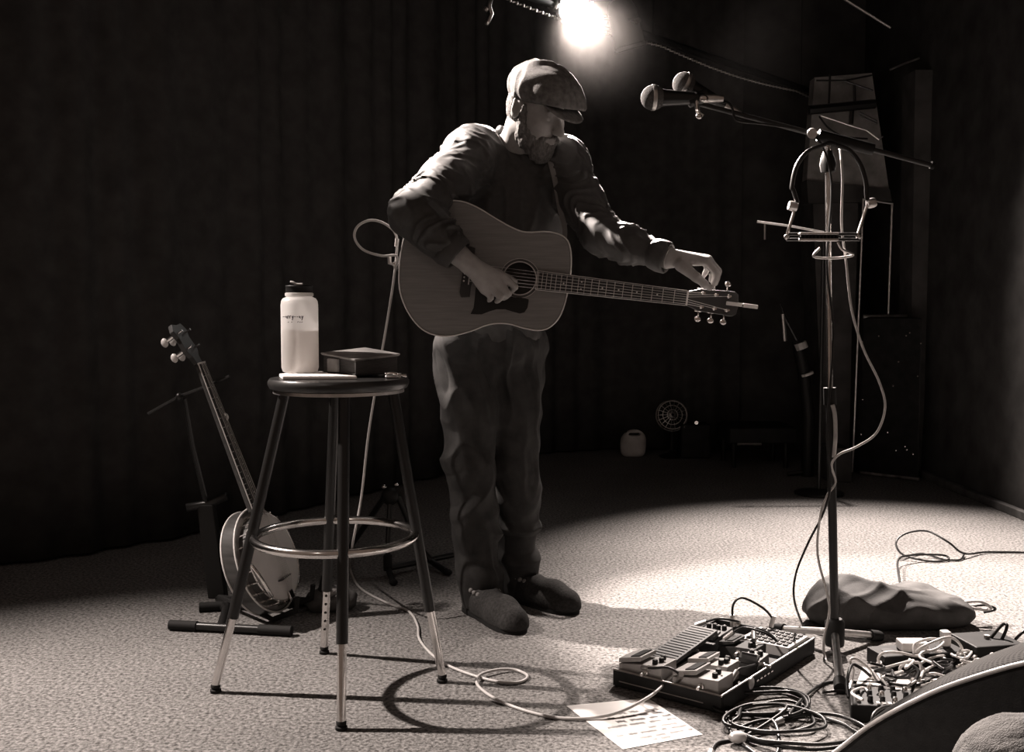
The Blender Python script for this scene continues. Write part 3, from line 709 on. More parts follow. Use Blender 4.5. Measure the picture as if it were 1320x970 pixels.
def make_beard():
    c = H(0, 0.05, -0.06); fd = Field(c - Vector((0.17,) * 3), c + Vector((0.17,) * 3), 0.0038)
    fd.ell(H(0, 0.030, -0.066), (0.068, 0.064, 0.058), HR, 0.02); fd.ell(H(0, 0.074, -0.100), (0.040, 0.036, 0.044), HR, 0.03)
    for s in (-1, 1):
        fd.cone(H(0.073 * s, 0.014, 0.012), H(0.064 * s, 0.024, -0.05), 0.010, 0.018, 0.012)
        fd.cone(H(0.002 * s, 0.108, -0.043), H(0.030 * s, 0.092, -0.056), 0.0085, 0.008, 0.006)
        fd.cone(H(0.030 * s, 0.092, -0.056), H(0.032 * s, 0.080, -0.085), 0.009, 0.012, 0.006)
    fd.ell(H(0, 0.105, -0.060), (0.024, 0.030, 0.0085), HR, 0.003, sub=True)       # mouth left free
    for s in (-1, 1): fd.ell(H(0.030 * s, 0.100, -0.018), (0.034, 0.062, 0.034), HR, 0.006, sub=True)   # cheeks free
    V, Fc = fd.mesh(1); N = normals(V, Fc)
    return V + N * (0.0022 * vnoise(V, 45, 3) + 0.0014 * vnoise(V, 120, 4))[:, None], Fc
field_obj('beard', *make_beard(), 'beard', ME)
def make_hair():
    c = H(0, -0.03, 0.0); fd = Field(c - Vector((0.15,) * 3), c + Vector((0.15,) * 3), 0.004)
    fd.ell(H(0, -0.016, 0.012), (0.077, 0.088, 0.092), HR, 0.01)
    fd.ell(H(0, 0.06, -0.03), (0.2, 0.062, 0.09), HR, 0.004, sub=True); fd.plane(H(0, 0.0, 0.045), tuple(hu)); fd.plane(H(0, -0.05, -0.062), tuple(-hu - hf * 0.3))
    for s in (-1, 1): fd.ell(H(0.085 * s, -0.004, -0.004), (0.020, 0.022, 0.034), HR, 0.004, sub=True)
    V, Fc = fd.mesh(1); N = normals(V, Fc)
    return V + N * (0.002 * vnoise(V, 90, 6))[:, None], Fc
field_obj('hair', *make_hair(), 'beard', ME)
# ---------------------------------------------------------------- acoustic guitar
G0 = px(670, 359, GY); GK = F / GY
gd = px(884, 384.5, GY) - G0
GM = frame(G0, gd, Vector((0, 0, 1)))               # x to the headstock, y up, z towards ... (right handed)
if GM.col[2].y > 0: GZ = -1.0
else: GZ = 1.0
GI = GM.inverted()
def gl(u, v): q = GI @ px(u, v, GY); return (q.x, q.y)
def gz(a): return GZ * a                            # a > 0 means towards the audience
G = thing('acoustic_guitar', 'dreadnought acoustic guitar with black pickguard slung on the standing man', 'guitar', G0)
out_px = [(736, 326), (729, 307), (708, 299), (679, 299.5), (662, 294.5), (639, 282), (616, 268), (594, 259.5), (566, 260), (541, 272), (525, 295), (517, 325), (514.5, 352), (516, 377), (525, 401), (540, 421), (557, 431), (580, 433.5), (607, 427), (625, 420), (640, 417), (657, 418), (675, 423), (693, 426), (708, 422.5), (721, 409), (729, 388), (735, 357)]
OUT = [gl(u, v) for u, v in out_px]
OUT = [(p.x, p.y) for p in spline([Vector((x, y, 0)) for x, y in OUT], 4, True)]
cxy = (sum(p[0] for p in OUT) / len(OUT), sum(p[1] for p in OUT) / len(OUT))
def inset(o, d):
    n = len(o); r = []
    for i in range(n):
        a = Vector(o[i - 1]); b = Vector(o[(i + 1) % n]); t = (b - a).normalized(); nn = Vector((-t.y, t.x))
        if nn.dot(Vector(cxy) - Vector(o[i])) < 0: nn = -nn
        r.append((o[i][0] + nn.x * d, o[i][1] + nn.y * d))
    return r
DEPTH = 0.105
INN = inset(OUT, 0.003); no = len(OUT)
V = [GM @ Vector((x, y, gz(z))) for o_, z in ((OUT, -DEPTH), (OUT, -0.004), (INN, -0.004), (INN, -DEPTH)) for x, y in o_]
MB().add(V, [(r * no + i, r * no + (i + 1) % no, ((r + 1) % 4) * no + (i + 1) % no, ((r + 1) % 4) * no + i) for r in range(4) for i in range(no)]).build('sides', 'mahogany', G, smooth='auto')
MB().prism(inset(OUT, 0.001), GM, gz(-DEPTH - 0.002), gz(-DEPTH + 0.001)).build('back', 'mahogany', G)
HOLE_R = 0.0475
def annulus(mb, r0, r1, z, z1, n=40):
    V = []; Fs = []
    for k in range(n):
        a = 2 * math.pi * k / n
        for r, zz in ((r0, z), (r1, z), (r1, z1), (r0, z1)): V.append(GM @ Vector((r * math.cos(a), r * math.sin(a), zz)))
    for k in range(n):
        j = (k + 1) % n
        for q in range(4): Fs.append((k * 4 + q, k * 4 + (q + 1) % 4, j * 4 + (q + 1) % 4, j * 4 + q))
    return mb.add(V, Fs)
# top plate with a real hole: bridge outline loop to circle loop by angle
def plate(outl, z, n=96):
    ring_o = []; o = [Vector(p) for p in outl]; m = len(o)
    for k in range(n):
        a = 2 * math.pi * k / n; d = Vector((math.cos(a), math.sin(a))); best = None
        for i in range(m):
            p, q = o[i], o[(i + 1) % m]; e = q - p; den = d.x * e.y - d.y * e.x
            if abs(den) < 1e-12: continue
            t = (p.x * e.y - p.y * e.x) / den; s = (p.x * d.y - p.y * d.x) / den
            if t > 0 and -1e-6 <= s <= 1 + 1e-6 and (best is None or t > best): best = t
        ring_o.append(d * best)
    return ring_o
RO = plate(inset(OUT, 0.0035), 0)
V = []; Fs = []; n = len(RO)
for k in range(n):
    a = 2 * math.pi * k / n; c = Vector((math.cos(a), math.sin(a))) * HOLE_R
    for p, z in ((c, 0.0), (RO[k], 0.0), (RO[k], -0.0038), (c, -0.0038)): V.append(GM @ Vector((p.x, p.y, gz(z))))
for k in range(n):
    j = (k + 1) % n
    for q in range(4): Fs.append((k * 4 + q, k * 4 + (q + 1) % 4, j * 4 + (q + 1) % 4, j * 4 + q))
MB().add(V, Fs).build('top', 'spruce', G)
annulus(MB(), 0.0485, 0.0505, gz(-0.001), gz(0.0008)).build('rosette', 'binding', G)
annulus(MB(), 0.0520, 0.0580, gz(-0.001), gz(0.0006)).build('rosette', 'mahogany', G)
annulus(MB(), 0.0585, 0.0595, gz(-0.001), gz(0.0008)).build('rosette', 'binding', G)
bi = [GM @ Vector((x, y, gz(-0.0022))) for x, y in OUT]
MB().tube(bi, 0.0026, 6, True).build('binding', 'binding', G, smooth=True)
bi = [GM @ Vector((x, y, gz(-DEPTH + 0.002))) for x, y in OUT]
MB().tube(bi, 0.0026, 6, True).build('binding', 'binding', G, smooth=True)
pg_px = [(613, 372), (612, 385), (610.5, 397), (606.5, 405), (614, 405.5), (621, 405.5), (630, 402), (640, 399), (651, 399), (661, 402), (670, 404.5), (676, 403), (680, 397), (681.5, 389), (681.5, 386), (674, 384.2), (664, 383.6), (655, 381), (648, 374), (645, 366), (644, 358), (630, 356), (618, 362)]
MB().prism([gl(u, v) for u, v in pg_px], GM, gz(0.0002), gz(0.0018)).build('pickguard', 'pickguard', G)
bx0 = GI @ px(604, 352, GY)
br = [(-0.014, -0.078), (-0.020, -0.062), (-0.018, -0.02), (-0.018, 0.02), (-0.020, 0.062), (-0.014, 0.078), (0.012, 0.074), (0.012, 0.045), (0.016, 0.02), (0.016, -0.02), (0.012, -0.045), (0.012, -0.074)]
MB().prism([(bx0.x + a, b) for a, b in br], GM, gz(0.0), gz(0.009)).build('bridge', 'ebony', G, bevel=0.002)
MB().prism([(bx0.x + 0.004 + a, b) for a, b in ((-0.0015, -0.037), (0.0015, -0.037), (0.0015, 0.037), (-0.0015, 0.037))], GM, gz(0.008), gz(0.0115)).build('saddle', 'binding', G)
for i in range(6): MB().ell(GM @ Vector((bx0.x - 0.011, (i - 2.5) * 0.011, gz(0.010))), (0.0028,) * 3, n=8, m=5).build('bridge_pin', 'binding', G)
NUT = (GI @ px(884, 384.5, GY)).x; FB0 = 0.052
fbz = 0.010
# fretboard, neck, nut
MB().prism([(FB0, -0.0275), (NUT, -0.0215), (NUT, 0.0215), (FB0, 0.0275)], GM, gz(0.001), gz(fbz)).build('fretboard', 'ebony', G)
body_end = (GI @ px(736, 345, GY)).x
nk = MB()
for i in range(12):
    t = i / 11; x = body_end - 0.02 + (NUT + 0.006 - body_end + 0.02) * t; w = 0.0275 + (0.0215 - 0.0275) * (x - FB0) / (NUT - FB0); dpt = 0.024 - 0.004 * t + (0.05 * max(0, 0.2 - t) / 0.2)
    for k in range(9):
        a = math.pi * k / 8; nk.v.append(tuple(GM @ Vector((x, w * math.cos(a), gz(0.001 - dpt * math.sin(a))))))
for i in range(11):
    for k in range(8): nk.f.append((i * 9 + k, i * 9 + k + 1, i * 9 + k + 10, i * 9 + k + 9))
    nk.f.append((i * 9 + 8, i * 9, i * 9 + 9, i * 9 + 17))
nk.f += [tuple(range(9)), tuple(range(99, 108))]
nk.build('neck', 'mahogany', G, smooth='auto')
for s in (-1, 1): MB().tube([GM @ Vector((FB0, s * 0.0278, gz(fbz - 0.0015))), GM @ Vector((NUT, s * 0.0218, gz(fbz - 0.0015)))], 0.0017, 6).build('fretboard_binding', 'binding', G)
MB().prism([(NUT, -0.022), (NUT + 0.005, -0.022), (NUT + 0.005, 0.022), (NUT, 0.022)], GM, gz(0.001), gz(fbz + 0.003)).build('nut', 'binding', G)
MB().prism([(FB0 - 0.002, -0.028), (FB0, -0.028), (FB0, 0.028), (FB0 - 0.002, 0.028)], GM, gz(0.001), gz(fbz)).build('end_binding', 'binding', G)
SCALE = NUT - (bx0.x + 0.004)
for k in range(1, 21):
    x = NUT - SCALE * (1 - 2 ** (-k / 12)); w = 0.0275 + (0.0215 - 0.0275) * (x - FB0) / (NUT - FB0)
    if x > FB0 + 0.003: MB().tube([GM @ Vector((x, -w + 0.002, gz(fbz + 0.0003))), GM @ Vector((x, w - 0.002, gz(fbz + 0.0003)))], 0.0010, 5).build('fret', 'steel', G)
for k in (3, 5, 7, 9, 12, 15):
    x = NUT - SCALE * (1 - 2 ** (-(k - 0.5) / 12))
    for y in ((0,) if k != 12 else (-0.011, 0.011)): MB().lathe([(0.0026, 0), (0.0026, 0.0008)], GM @ Matrix.Translation((x, y, gz(fbz) - 0.0004)), 10).build('dot_inlay', 'pearl', G)
# headstock (tilted back)
HT = GM @ Matrix.Translation((NUT + 0.004, 0, 0)) @ Matrix.Rotation(math.radians(13) * (1 if GZ > 0 else -1), 4, 'Y')
hs = [(0, -0.021), (0.022, -0.027), (0.04, -0.033), (0.15, -0.038), (0.163, -0.030), (0.168, 0.0), (0.163, 0.030), (0.15, 0.038), (0.04, 0.033), (0.022, 0.027), (0, 0.021)]
hd = MB().prism(hs, HT, gz(-0.012), gz(0.003)).build('headstock', 'ebony', G, bevel=0.0015)
PEG = []
for s in (-1, 1):
    for i in range(3):
        x = 0.045 + i * 0.042; y = s * 0.021
        t = MB().lathe([(0.0055, 0), (0.0055, 0.003), (0.003, 0.004), (0.003, 0.016), (0.0036, 0.018)] if GZ > 0 else [(0.0036, -0.018), (0.003, -0.016), (0.003, -0.004), (0.0055, -0.003), (0.0055, 0)], HT @ Matrix.Translation((x, y, gz(0.003))), 12).build('tuner_post', 'chrome', hd, smooth='auto')
        PEG.append((x, y, s, i))
        k0 = HT @ Vector((x, s * 0.036, gz(-0.008))); k1 = HT @ Vector((x, s * 0.050, gz(-0.008)))
        b = MB().tube([k0, k1], 0.0028, 8); b.ell(HT @ Vector((x, s * 0.058, gz(-0.008))), (0.0105, 0.0085, 0.004), Matrix(GM.to_3x3()), n=12, m=8)
        b.build('tuning_key', 'chrome', hd, smooth=True)
        MB().box(HT @ Vector((x, s * 0.026, gz(-0.016))), (0.022, 0.02, 0.01), HT.to_3x3()).build('gear_housing', 'chrome', hd, bevel=0.002)
for i in range(6):
    y0 = (i - 2.5) * 0.0107; y1 = (i - 2.5) * 0.0070
    s, j = ((-1, i), (1, 5 - i))[i > 2]
    px_, py_ = [(x, y) for (x, y, ss, jj) in PEG if ss == s and jj == j][0]
    MB().tube([GM @ Vector((bx0.x + 0.004, y0, gz(0.0118))), GM @ Vector((NUT + 0.002, y1, gz(fbz + 0.0035))), HT @ Vector((px_, py_, gz(0.013)))], 0.00075 if i < 3 else 0.00055, 5).build('string', 'steel', G)
# strap from behind the neck heel up over the shoulder, and from the end pin
strap = spline([GM @ Vector((body_end - 0.03, 0.045, gz(-0.09))), px(728, 300, 3.285), px(722, 270, 3.30), px(713, 222, 3.315), px(702, 196, 3.345), px(676, 186, 3.375)], 8)
def ribbon(pts, w, th, side):
    V = []; Fs = []
    for i, p in enumerate(pts):
        t = (pts[min(i + 1, len(pts) - 1)] - pts[max(i - 1, 0)]).normalized(); s = side - t * side.dot(t); s.normalize(); nn = t.cross(s)
        for a, b in ((-1, -1), (1, -1), (1, 1), (-1, 1)): V.append(p + s * (a * w / 2) + nn * (b * th / 2))
    for i in range(len(pts) - 1):
        for q in range(4): Fs.append((i * 4 + q, i * 4 + (q + 1) % 4, i * 4 + 4 + (q + 1) % 4, i * 4 + 4 + q))
    Fs += [(3, 2, 1, 0), tuple(len(V) - 4 + q for q in range(4))]
    return MB().add(V, Fs)
ribbon(strap, 0.016, 0.003, Vector((1, 0, 0))).build('strap', 'strapleather', G, smooth='auto')
END = GM @ Vector((min(p[0] for p in OUT), 0.0, gz(-DEPTH / 2)))
ex = GM.col[0].to_3d()
MB().lathe([(0.009, 0), (0.009, 0.004), (0.006, 0.006), (0.006, 0.016), (0.009, 0.018), (0.009, 0.024)], along(END, END - ex), 14).build('end_pin', 'chrome', G, smooth='auto')
strap2 = spline([END - ex * 0.012, Vector((-0.335, 3.31, 1.11)), Vector((-0.255, 3.46, 1.12)), Vector((-0.17, 3.60, 1.18)), Vector((-0.04, 3.648, 1.30)), Vector((0.02, 3.62, 1.42))], 8)
ribbon(strap2, 0.030, 0.003, Vector((0, 0, 1))).build('strap', 'strapleather', G, smooth='auto')
# clip-on tuner gripping the headstock end
CT = HT @ Matrix.Translation((0.150, 0.0, gz(0.008)))
ct = thing('clip_tuner', 'slim pale clip-on tuner gripping the end of the guitar headstock', 'tuner', CT.translation)
MB().box((0.0, 0, 0), (0.05, 0.011, 0.008)).build('clip', 'tuner', None, bevel=0.001)
o = bpy.data.objects['clip']; o.matrix_world = CT; attach(o, ct)
o2 = MB().box((0, 0, 0), (0.048, 0.012, 0.010)).build('display', 'tuner', None, bevel=0.0015); o2.matrix_basis = CT @ Matrix.Translation((0.052, 0, gz(0.002))); attach(o2, ct)
o3 = MB().tube([(0.02, 0, 0), (0.03, 0, 0)], 0.004, 8).build('hinge', 'blackplastic', None); o3.matrix_basis = CT; attach(o3, ct)
o4 = MB().box((0, 0, 0), (0.03, 0.010, 0.004)).build('jaw', 'tuner', None); o4.matrix_basis = CT @ Matrix.Translation((0.004, 0, gz(-0.023))); attach(o4, ct)
o5 = MB().box((0, 0, 0), (0.004, 0.010, 0.030)).build('spring_arm', 'tuner', None); o5.matrix_basis = CT @ Matrix.Translation((0.022, 0, gz(-0.010))); attach(o5, ct)
# ---------------------------------------------------------------- stool and what lies on it
FEET = [fl(278, 893), fl(418, 843), fl(570, 880), fl(440, 941)]        # left, back, right, front
SCN = sum(FEET, Vector()) / 4
SEAT_Z = 0.822
SC2 = Vector((px(437, 488, SCN.y).x, SCN.y, 0))
ST = thing('bar_stool', 'tall round metal stool with chrome foot ring and extended legs', 'stool', (SCN.x, SCN.y, 0))
M = Matrix.Translation((SC2.x, SC2.y, SEAT_Z))
MB().lathe([(0.165, -0.030), (0.176, -0.026), (0.181, -0.016), (0.181, -0.008), (0.176, -0.001), (0.165, 0.0), (0.001, 0.0)], M, 48).build('seat', 'seat', ST, smooth='auto')
MB().lathe([(0.150, -0.040), (0.168, -0.038), (0.168, -0.030), (0.150, -0.030)], M, 48).build('seat_plate', 'steel', ST, smooth='auto')
RZ = 0.406
def bore(o, a, b, r):        # drill a round hole through a mesh
    c = MB().tube([a, b], r, 12).build('drill', 'chrome'); m = o.modifiers.new('bore', 'BOOLEAN'); m.operation = 'DIFFERENCE'; m.solver = 'EXACT'; m.object = c
    bpy.context.view_layer.update(); new = bpy.data.meshes.new_from_object(o.evaluated_get(bpy.context.evaluated_depsgraph_get()))
    o.modifiers.clear(); o.data = new; bpy.data.objects.remove(c)
ringpts = []
for i, f in enumerate(FEET):
    d = (Vector((f.x, f.y, 0)) - Vector((SCN.x, SCN.y, 0))).normalized()
    top = Vector((SC2.x, SC2.y, SEAT_Z - 0.036)) + d * 0.138
    foot = Vector((f.x, f.y, 0.0)); t = 0.27
    mid = foot.lerp(top, t)
    lg = MB().tube([mid - (top - foot) * 0.02, top], 0.0145, 14).build('leg', 'blackmetal', ST, smooth='auto')
    le = MB().tube([foot + Vector((0, 0, 0.02)), mid + (top - foot) * 0.05], 0.0112, 14).build('leg_extension', 'chrome', lg, smooth='auto')
    MB().lathe([(0.013, 0.0), (0.0145, 0.002), (0.0145, 0.008), (0.009, 0.011), (0.0125, 0.014), (0.0125, 0.020), (0.010, 0.024)], Matrix.Translation(foot), 16).build('foot_glide', 'rubber', lg, smooth='auto')
    hole_dir = Vector((0, -1, 0))
    if i == 1:
        for k in range(5):
            q = foot.lerp(top, 0.10 + k * 0.033); bore(le, q - hole_dir * 0.03, q + hole_dir * 0.03, 0.004)
    ringpts.append(foot.lerp(top, RZ / top.z))
rc = sum(ringpts, Vector()) / 4; rr = sum((p - rc).length for p in ringpts) / 4 - 0.004
MB().tube([rc + Vector((rr * math.cos(a), rr * math.sin(a), 0)) for a in np.linspace(0, 2 * math.pi, 65)[:-1]], 0.0115, 12, True).build('foot_ring', 'chrome', ST, smooth=True)

def on_seat(u, v): return fl(u, v, SEAT_Z)
# napkin / folded papers
def sheet(name, pts, z0, th, m, label, cat, crumple=0.0, group=None):
    o = MB().hexa([Vector((p.x, p.y, z0)) for p in pts], [Vector((p.x, p.y, z0 + th)) for p in pts]).build(name, m, None, bevel=th * 0.3)
    return tag(o, label, cat, group)
sheet('folded_napkin', [SC2 + Vector(q + (0,)) for q in ((-0.155, 0.0), (-0.125, -0.10), (0.06, -0.085), (-0.03, 0.02), (-0.05, 0.10), (-0.11, 0.115))], SEAT_Z + 0.0005, 0.009, 'paper', 'folded white napkin under the water bottle on the stool', 'napkin')
sheet('torn_paper_slip', [on_seat(424, 487.6), on_seat(440, 488.6), on_seat(456, 488), on_seat(448, 487)], SEAT_Z + 0.0001, 0.0003, 'paper', 'small white slip poking out from the napkin towards the seat edge', 'paper')
# bottle
BB = px(387, 474, SC2.y + 0.05); BB.z = SEAT_Z + 0.0096
BR = 0.0485
def bottle_mats():
    m = bpy.data.materials.new('frosted_bottle'); m.use_nodes = True; nt = m.node_tree; nt.nodes.clear()
    out = nt.nodes.new('ShaderNodeOutputMaterial'); d = nt.nodes.new('ShaderNodeBsdfDiffuse'); t = nt.nodes.new('ShaderNodeBsdfTranslucent'); g = nt.nodes.new('ShaderNodeBsdfGlossy'); tr = nt.nodes.new('ShaderNodeBsdfTransparent')
    d.inputs['Color'].default_value = (0.92, 0.90, 0.88, 1); t.inputs['Color'].default_value = (0.97, 0.96, 0.95, 1); g.inputs['Roughness'].default_value = 0.3
    a = nt.nodes.new('ShaderNodeMixShader'); a.inputs[0].default_value = 0.62; nt.links.new(d.outputs[0], a.inputs[1]); nt.links.new(t.outputs[0], a.inputs[2])
    b = nt.nodes.new('ShaderNodeMixShader'); b.inputs[0].default_value = 0.06; nt.links.new(a.outputs[0], b.inputs[1]); nt.links.new(g.outputs[0], b.inputs[2])
    c = nt.nodes.new('ShaderNodeMixShader'); c.inputs[0].default_value = 0.18; nt.links.new(b.outputs[0], c.inputs[1]); nt.links.new(tr.outputs[0], c.inputs[2])
    nt.links.new(c.outputs[0], out.inputs[0]); MT['frosted'] = m
    w = bpy.data.materials.new('bottle_water'); w.use_nodes = True; nt = w.node_tree; nt.nodes.clear()
    out = nt.nodes.new('ShaderNodeOutputMaterial'); t = nt.nodes.new('ShaderNodeBsdfTranslucent'); d = nt.nodes.new('ShaderNodeBsdfDiffuse'); a = nt.nodes.new('ShaderNodeMixShader')
    t.inputs['Color'].default_value = (0.85, 0.82, 0.80, 1); d.inputs['Color'].default_value = (0.42, 0.41, 0.40, 1); a.inputs[0].default_value = 0.75
    nt.links.new(d.outputs[0], a.inputs[1]); nt.links.new(t.outputs[0], a.inputs[2]); nt.links.new(a.outputs[0], out.inputs[0]); MT['water'] = w
bottle_mats()
BO = thing('water_bottle', 'frosted wide-mouth water bottle two thirds full standing on the stool', 'bottle', BB)
M = Matrix.Translation(BB); BH = 0.196
prof = [(BR * 0.80, 0.0), (BR * 0.93, 0.003), (BR, 0.014), (BR, BH - 0.018), (BR * 0.97, BH - 0.008), (BR * 0.88, BH - 0.001), (BR * 0.70, BH + 0.003), (BR * 0.66, BH + 0.006), (BR * 0.66, BH + 0.012)]
o = MB().lathe(prof, M, 48); o.f = o.f[:-1]; o = o.build('bottle_shell', 'frosted', BO, smooth='auto')
MB().lathe([(BR * 0.76, 0.004), (BR * 0.89, 0.007), (BR * 0.955, 0.016), (BR * 0.955, 0.112), (0.001, 0.112)], M, 40).build('water', 'water', BO, smooth='auto')
MB().lathe([(BR * 0.72, BH + 0.004), (BR * 0.76, BH + 0.006), (BR * 0.76, BH + 0.012), (BR * 0.70, BH + 0.014)], M, 40).build('neck_ring', 'frosted', BO, smooth='auto')
cpz = BH + 0.013
cap_o = MB().lathe([(BR * 0.68, cpz), (BR * 0.72, cpz + 0.002), (BR * 0.72, cpz + 0.016), (BR * 0.74, cpz + 0.0175), (BR * 0.72, cpz + 0.020), (0.001, cpz + 0.020)], M, 40).build('cap', 'blackplastic', BO, smooth='auto')
tp = BB + Vector((0, 0, cpz + 0.021))
MB().tube(spline([tp + Vector((-0.020, -0.01, 0.008)), tp + Vector((-0.012, -0.012, 0.006)), tp + Vector((-0.004, -0.012, 0.002)), tp + Vector((0.012, -0.012, 0.002))], 5), 0.0032, 8).build('tether_loop', 'binding', cap_o, smooth=True)
# faded print round the bottle: short dark strokes, two lines
def print_marks():
    rnd = random.Random(11); mb = MB()
    def stroke(x0, z0, x1, z1, w):
        P = []
        for t in np.linspace(0, 1, 4):
            x = x0 + (x1 - x0) * t; z = z0 + (z1 - z0) * t; a = x / BR; P.append(BB + Vector(((BR + 0.0003) * math.sin(a), -(BR + 0.0003) * math.cos(a), z)))
        mb.tube(P, w, 5)
    z = 0.143
    x = -0.041
    for k, ch in enumerate('-.erry--ey'):
        if ch == '-': stroke(x, z + 0.004, x + 0.004, z + 0.004, 0.0009)
        elif ch == '.': stroke(x, z + 0.004, x + 0.003, z + 0.0045, 0.0010)
        elif ch == 'e': stroke(x, z + 0.003, x + 0.004, z + 0.004, 0.0011); stroke(x, z + 0.003, x + 0.001, z + 0.0065, 0.0012); stroke(x, z + 0.003, x + 0.004, z, 0.0009)
        elif ch == 'r': stroke(x, z, x, z + 0.0065, 0.0012); stroke(x, z + 0.006, x + 0.003, z + 0.0065, 0.0011)
        elif ch == 'y': stroke(x, z + 0.0065, x + 0.002, z, 0.0011); stroke(x + 0.004, z + 0.0065, x + 0.0005, z - 0.005, 0.0012)
        x += 0.0062
    for x0 in (-0.022, -0.012, 0.004, 0.009, 0.014): stroke(x0, z - 0.010, x0 + 0.003, z - 0.009 + rnd.uniform(-0.001, 0.001), 0.0009)
    return mb
print_marks().build('faded_print', 'ink', BO)
# leather case / book
bk = [fl(414, 476, SEAT_Z), fl(463, 482.5, SEAT_Z), fl(512, 474.5, SEAT_Z), fl(459, 469.5, SEAT_Z)]
a = on_seat(462, 484); ax1 = Vector((0.105, 0.085, 0)); ax2 = Vector((-0.105, 0.10, 0))
a = Vector((px(458, 480, SC2.y - 0.03).x, SC2.y - 0.03, 0))
BK = thing('leather_book', 'thick dark leather-covered book lying on the stool beside the bottle', 'book', (a.x, a.y, SEAT_Z))
def quad(o, e1, e2, i): return [o + e1 * i + e2 * i, o + e1 * (1 - i) + e2 * i, o + e1 * (1 - i) + e2 * (1 - i), o + e1 * i + e2 * (1 - i)]
def lvl(P, z): return [Vector((p.x, p.y, z)) for p in P]
q = quad(a, ax1, ax2, 0.0); qi = quad(a, ax1, ax2, 0.03)
MB().hexa(lvl(q, SEAT_Z + 0.0062), lvl(q, SEAT_Z + 0.011)).build('back_cover', 'ebony', BK, bevel=0.002)
tilt = lambda P, z: [Vector((p.x, p.y, z + 0.125 * (p.y - a.y))) for p in P]
MB().hexa(lvl(qi, SEAT_Z + 0.011), tilt(qi, SEAT_Z + 0.042)).build('page_block', mat('aged_pages', 0.07, 0.8, 0, 0.2, 0.3, 60, 0.3, 100, (1, 1, 20)), BK)
qo = quad(a, ax1, ax2, -0.02)
MB().hexa(tilt(q, SEAT_Z + 0.042), tilt(qo, SEAT_Z + 0.049)).build('front_cover', 'leather', BK, bevel=0.003)
MB().hexa([a + ax2 * 0.45 + Vector((0, 0, SEAT_Z + 0.012)), a + ax2 * 0.75 + Vector((0, 0, SEAT_Z + 0.012)), a + ax2 * 0.75 + Vector((-.006, -.006, SEAT_Z + 0.012)), a + ax2 * 0.45 + Vector((-.006, -.006, SEAT_Z + 0.012))],
          [a + ax2 * 0.45 + Vector((0, 0, SEAT_Z + 0.047)), a + ax2 * 0.75 + Vector((0, 0, SEAT_Z + 0.047)), a + ax2 * 0.75 + Vector((-.006, -.006, SEAT_Z + 0.047)), a + ax2 * 0.45 + Vector((-.006, -.006, SEAT_Z + 0.047))]).build('closing_flap', 'leather', BK, bevel=0.002)
cpp = px(508, 480, SC2.y - 0.04); cpp.z = SEAT_Z
CA = thing('guitar_capo', 'small shiny capo at the edge of the stool seat beside the book', 'capo', cpp)
MB().tube(spline([cpp + Vector((-0.022, 0, 0.010)), cpp + Vector((-0.005, 0, 0.013)), cpp + Vector((0.012, 0.004, 0.008)), cpp + Vector((0.030, 0.01, 0.006))], 6), 0.0048, 8).build('upper_arm', 'chrome', CA, smooth=True)
MB().tube(spline([cpp + Vector((-0.02, -0.014, 0.0045)), cpp + Vector((0.0, -0.012, 0.0045)), cpp + Vector((0.012, 0.004, 0.006))], 6), 0.0042, 8).build('lower_arm', 'steel', CA, smooth=True)
MB().lathe([(0.006, -0.006), (0.006, 0.006)], Matrix.Translation(cpp + Vector((0.012, 0.004, 0.007))), 12).build('pivot', 'steel', CA)

# ---------------------------------------------------------------- banjo on its stand
bc = px(353, 718, 3.32)
bn = Vector((-0.345, 0.015, 0.938)).normalized(); bN = Vector((0.93, -0.24, 0.33)); bN = (bN - bn * bN.dot(bn)).normalized()
BM = frame(bc, bn, bN.cross(bn)); BM_y = BM.col[1].to_3d()
if BM.col[2].to_3d().dot(bN) < 0: BM = frame(bc, bn, -(bN.cross(bn)))
def bl(x, y, z): return BM @ Vector((x, y, z))      # x up the neck, y sideways, z out of the skin
BJ = thing('banjo', 'five-string resonator banjo leaning on a floor stand behind the stool', 'banjo', bc)
HR_ = 0.142
MB().lathe([(HR_ - 0.002, -0.004), (HR_ - 0.001, 0.0), (HR_ - 0.004, 0.002), (0.001, 0.002)], BM, 56).build('skin', 'drumskin', BJ, smooth='auto')
MB().lathe([(HR_ - 0.004, -0.062), (HR_ + 0.002, -0.062), (HR_ + 0.002, -0.006), (HR_ - 0.004, -0.006)], BM, 56).build('rim', 'mahogany', BJ, smooth='auto')
def ring_at(R, z, n=56): return [bl(R * math.cos(t), R * math.sin(t), z) for t in np.linspace(0, 2 * math.pi, n + 1)[:-1]]
MB().tube(ring_at(HR_ + 0.004, -0.001), 0.004, 8, True).build('tension_hoop', 'chrome', BJ, smooth=True)
res = MB().lathe([(0.02, -0.098), (0.10, -0.094), (0.150, -0.086), (0.170, -0.078), (0.172, -0.030), (0.166, -0.030), (0.164, -0.074), (0.02, -0.082)], BM, 56).build('resonator', 'resonator', BJ, smooth='auto')
MB().tube(ring_at(0.1715, -0.030), 0.0032, 8, True).build('resonator_binding', 'binding', res, smooth=True)
MB().tube(ring_at(0.1705, -0.079), 0.0032, 8, True).build('resonator_binding', 'binding', res, smooth=True)
MB().lathe([(HR_ + 0.003, -0.034), (0.165, -0.034), (0.165, -0.031), (HR_ + 0.003, -0.031)], BM, 56).build('flange', 'steel', BJ, smooth='auto')
hook = None
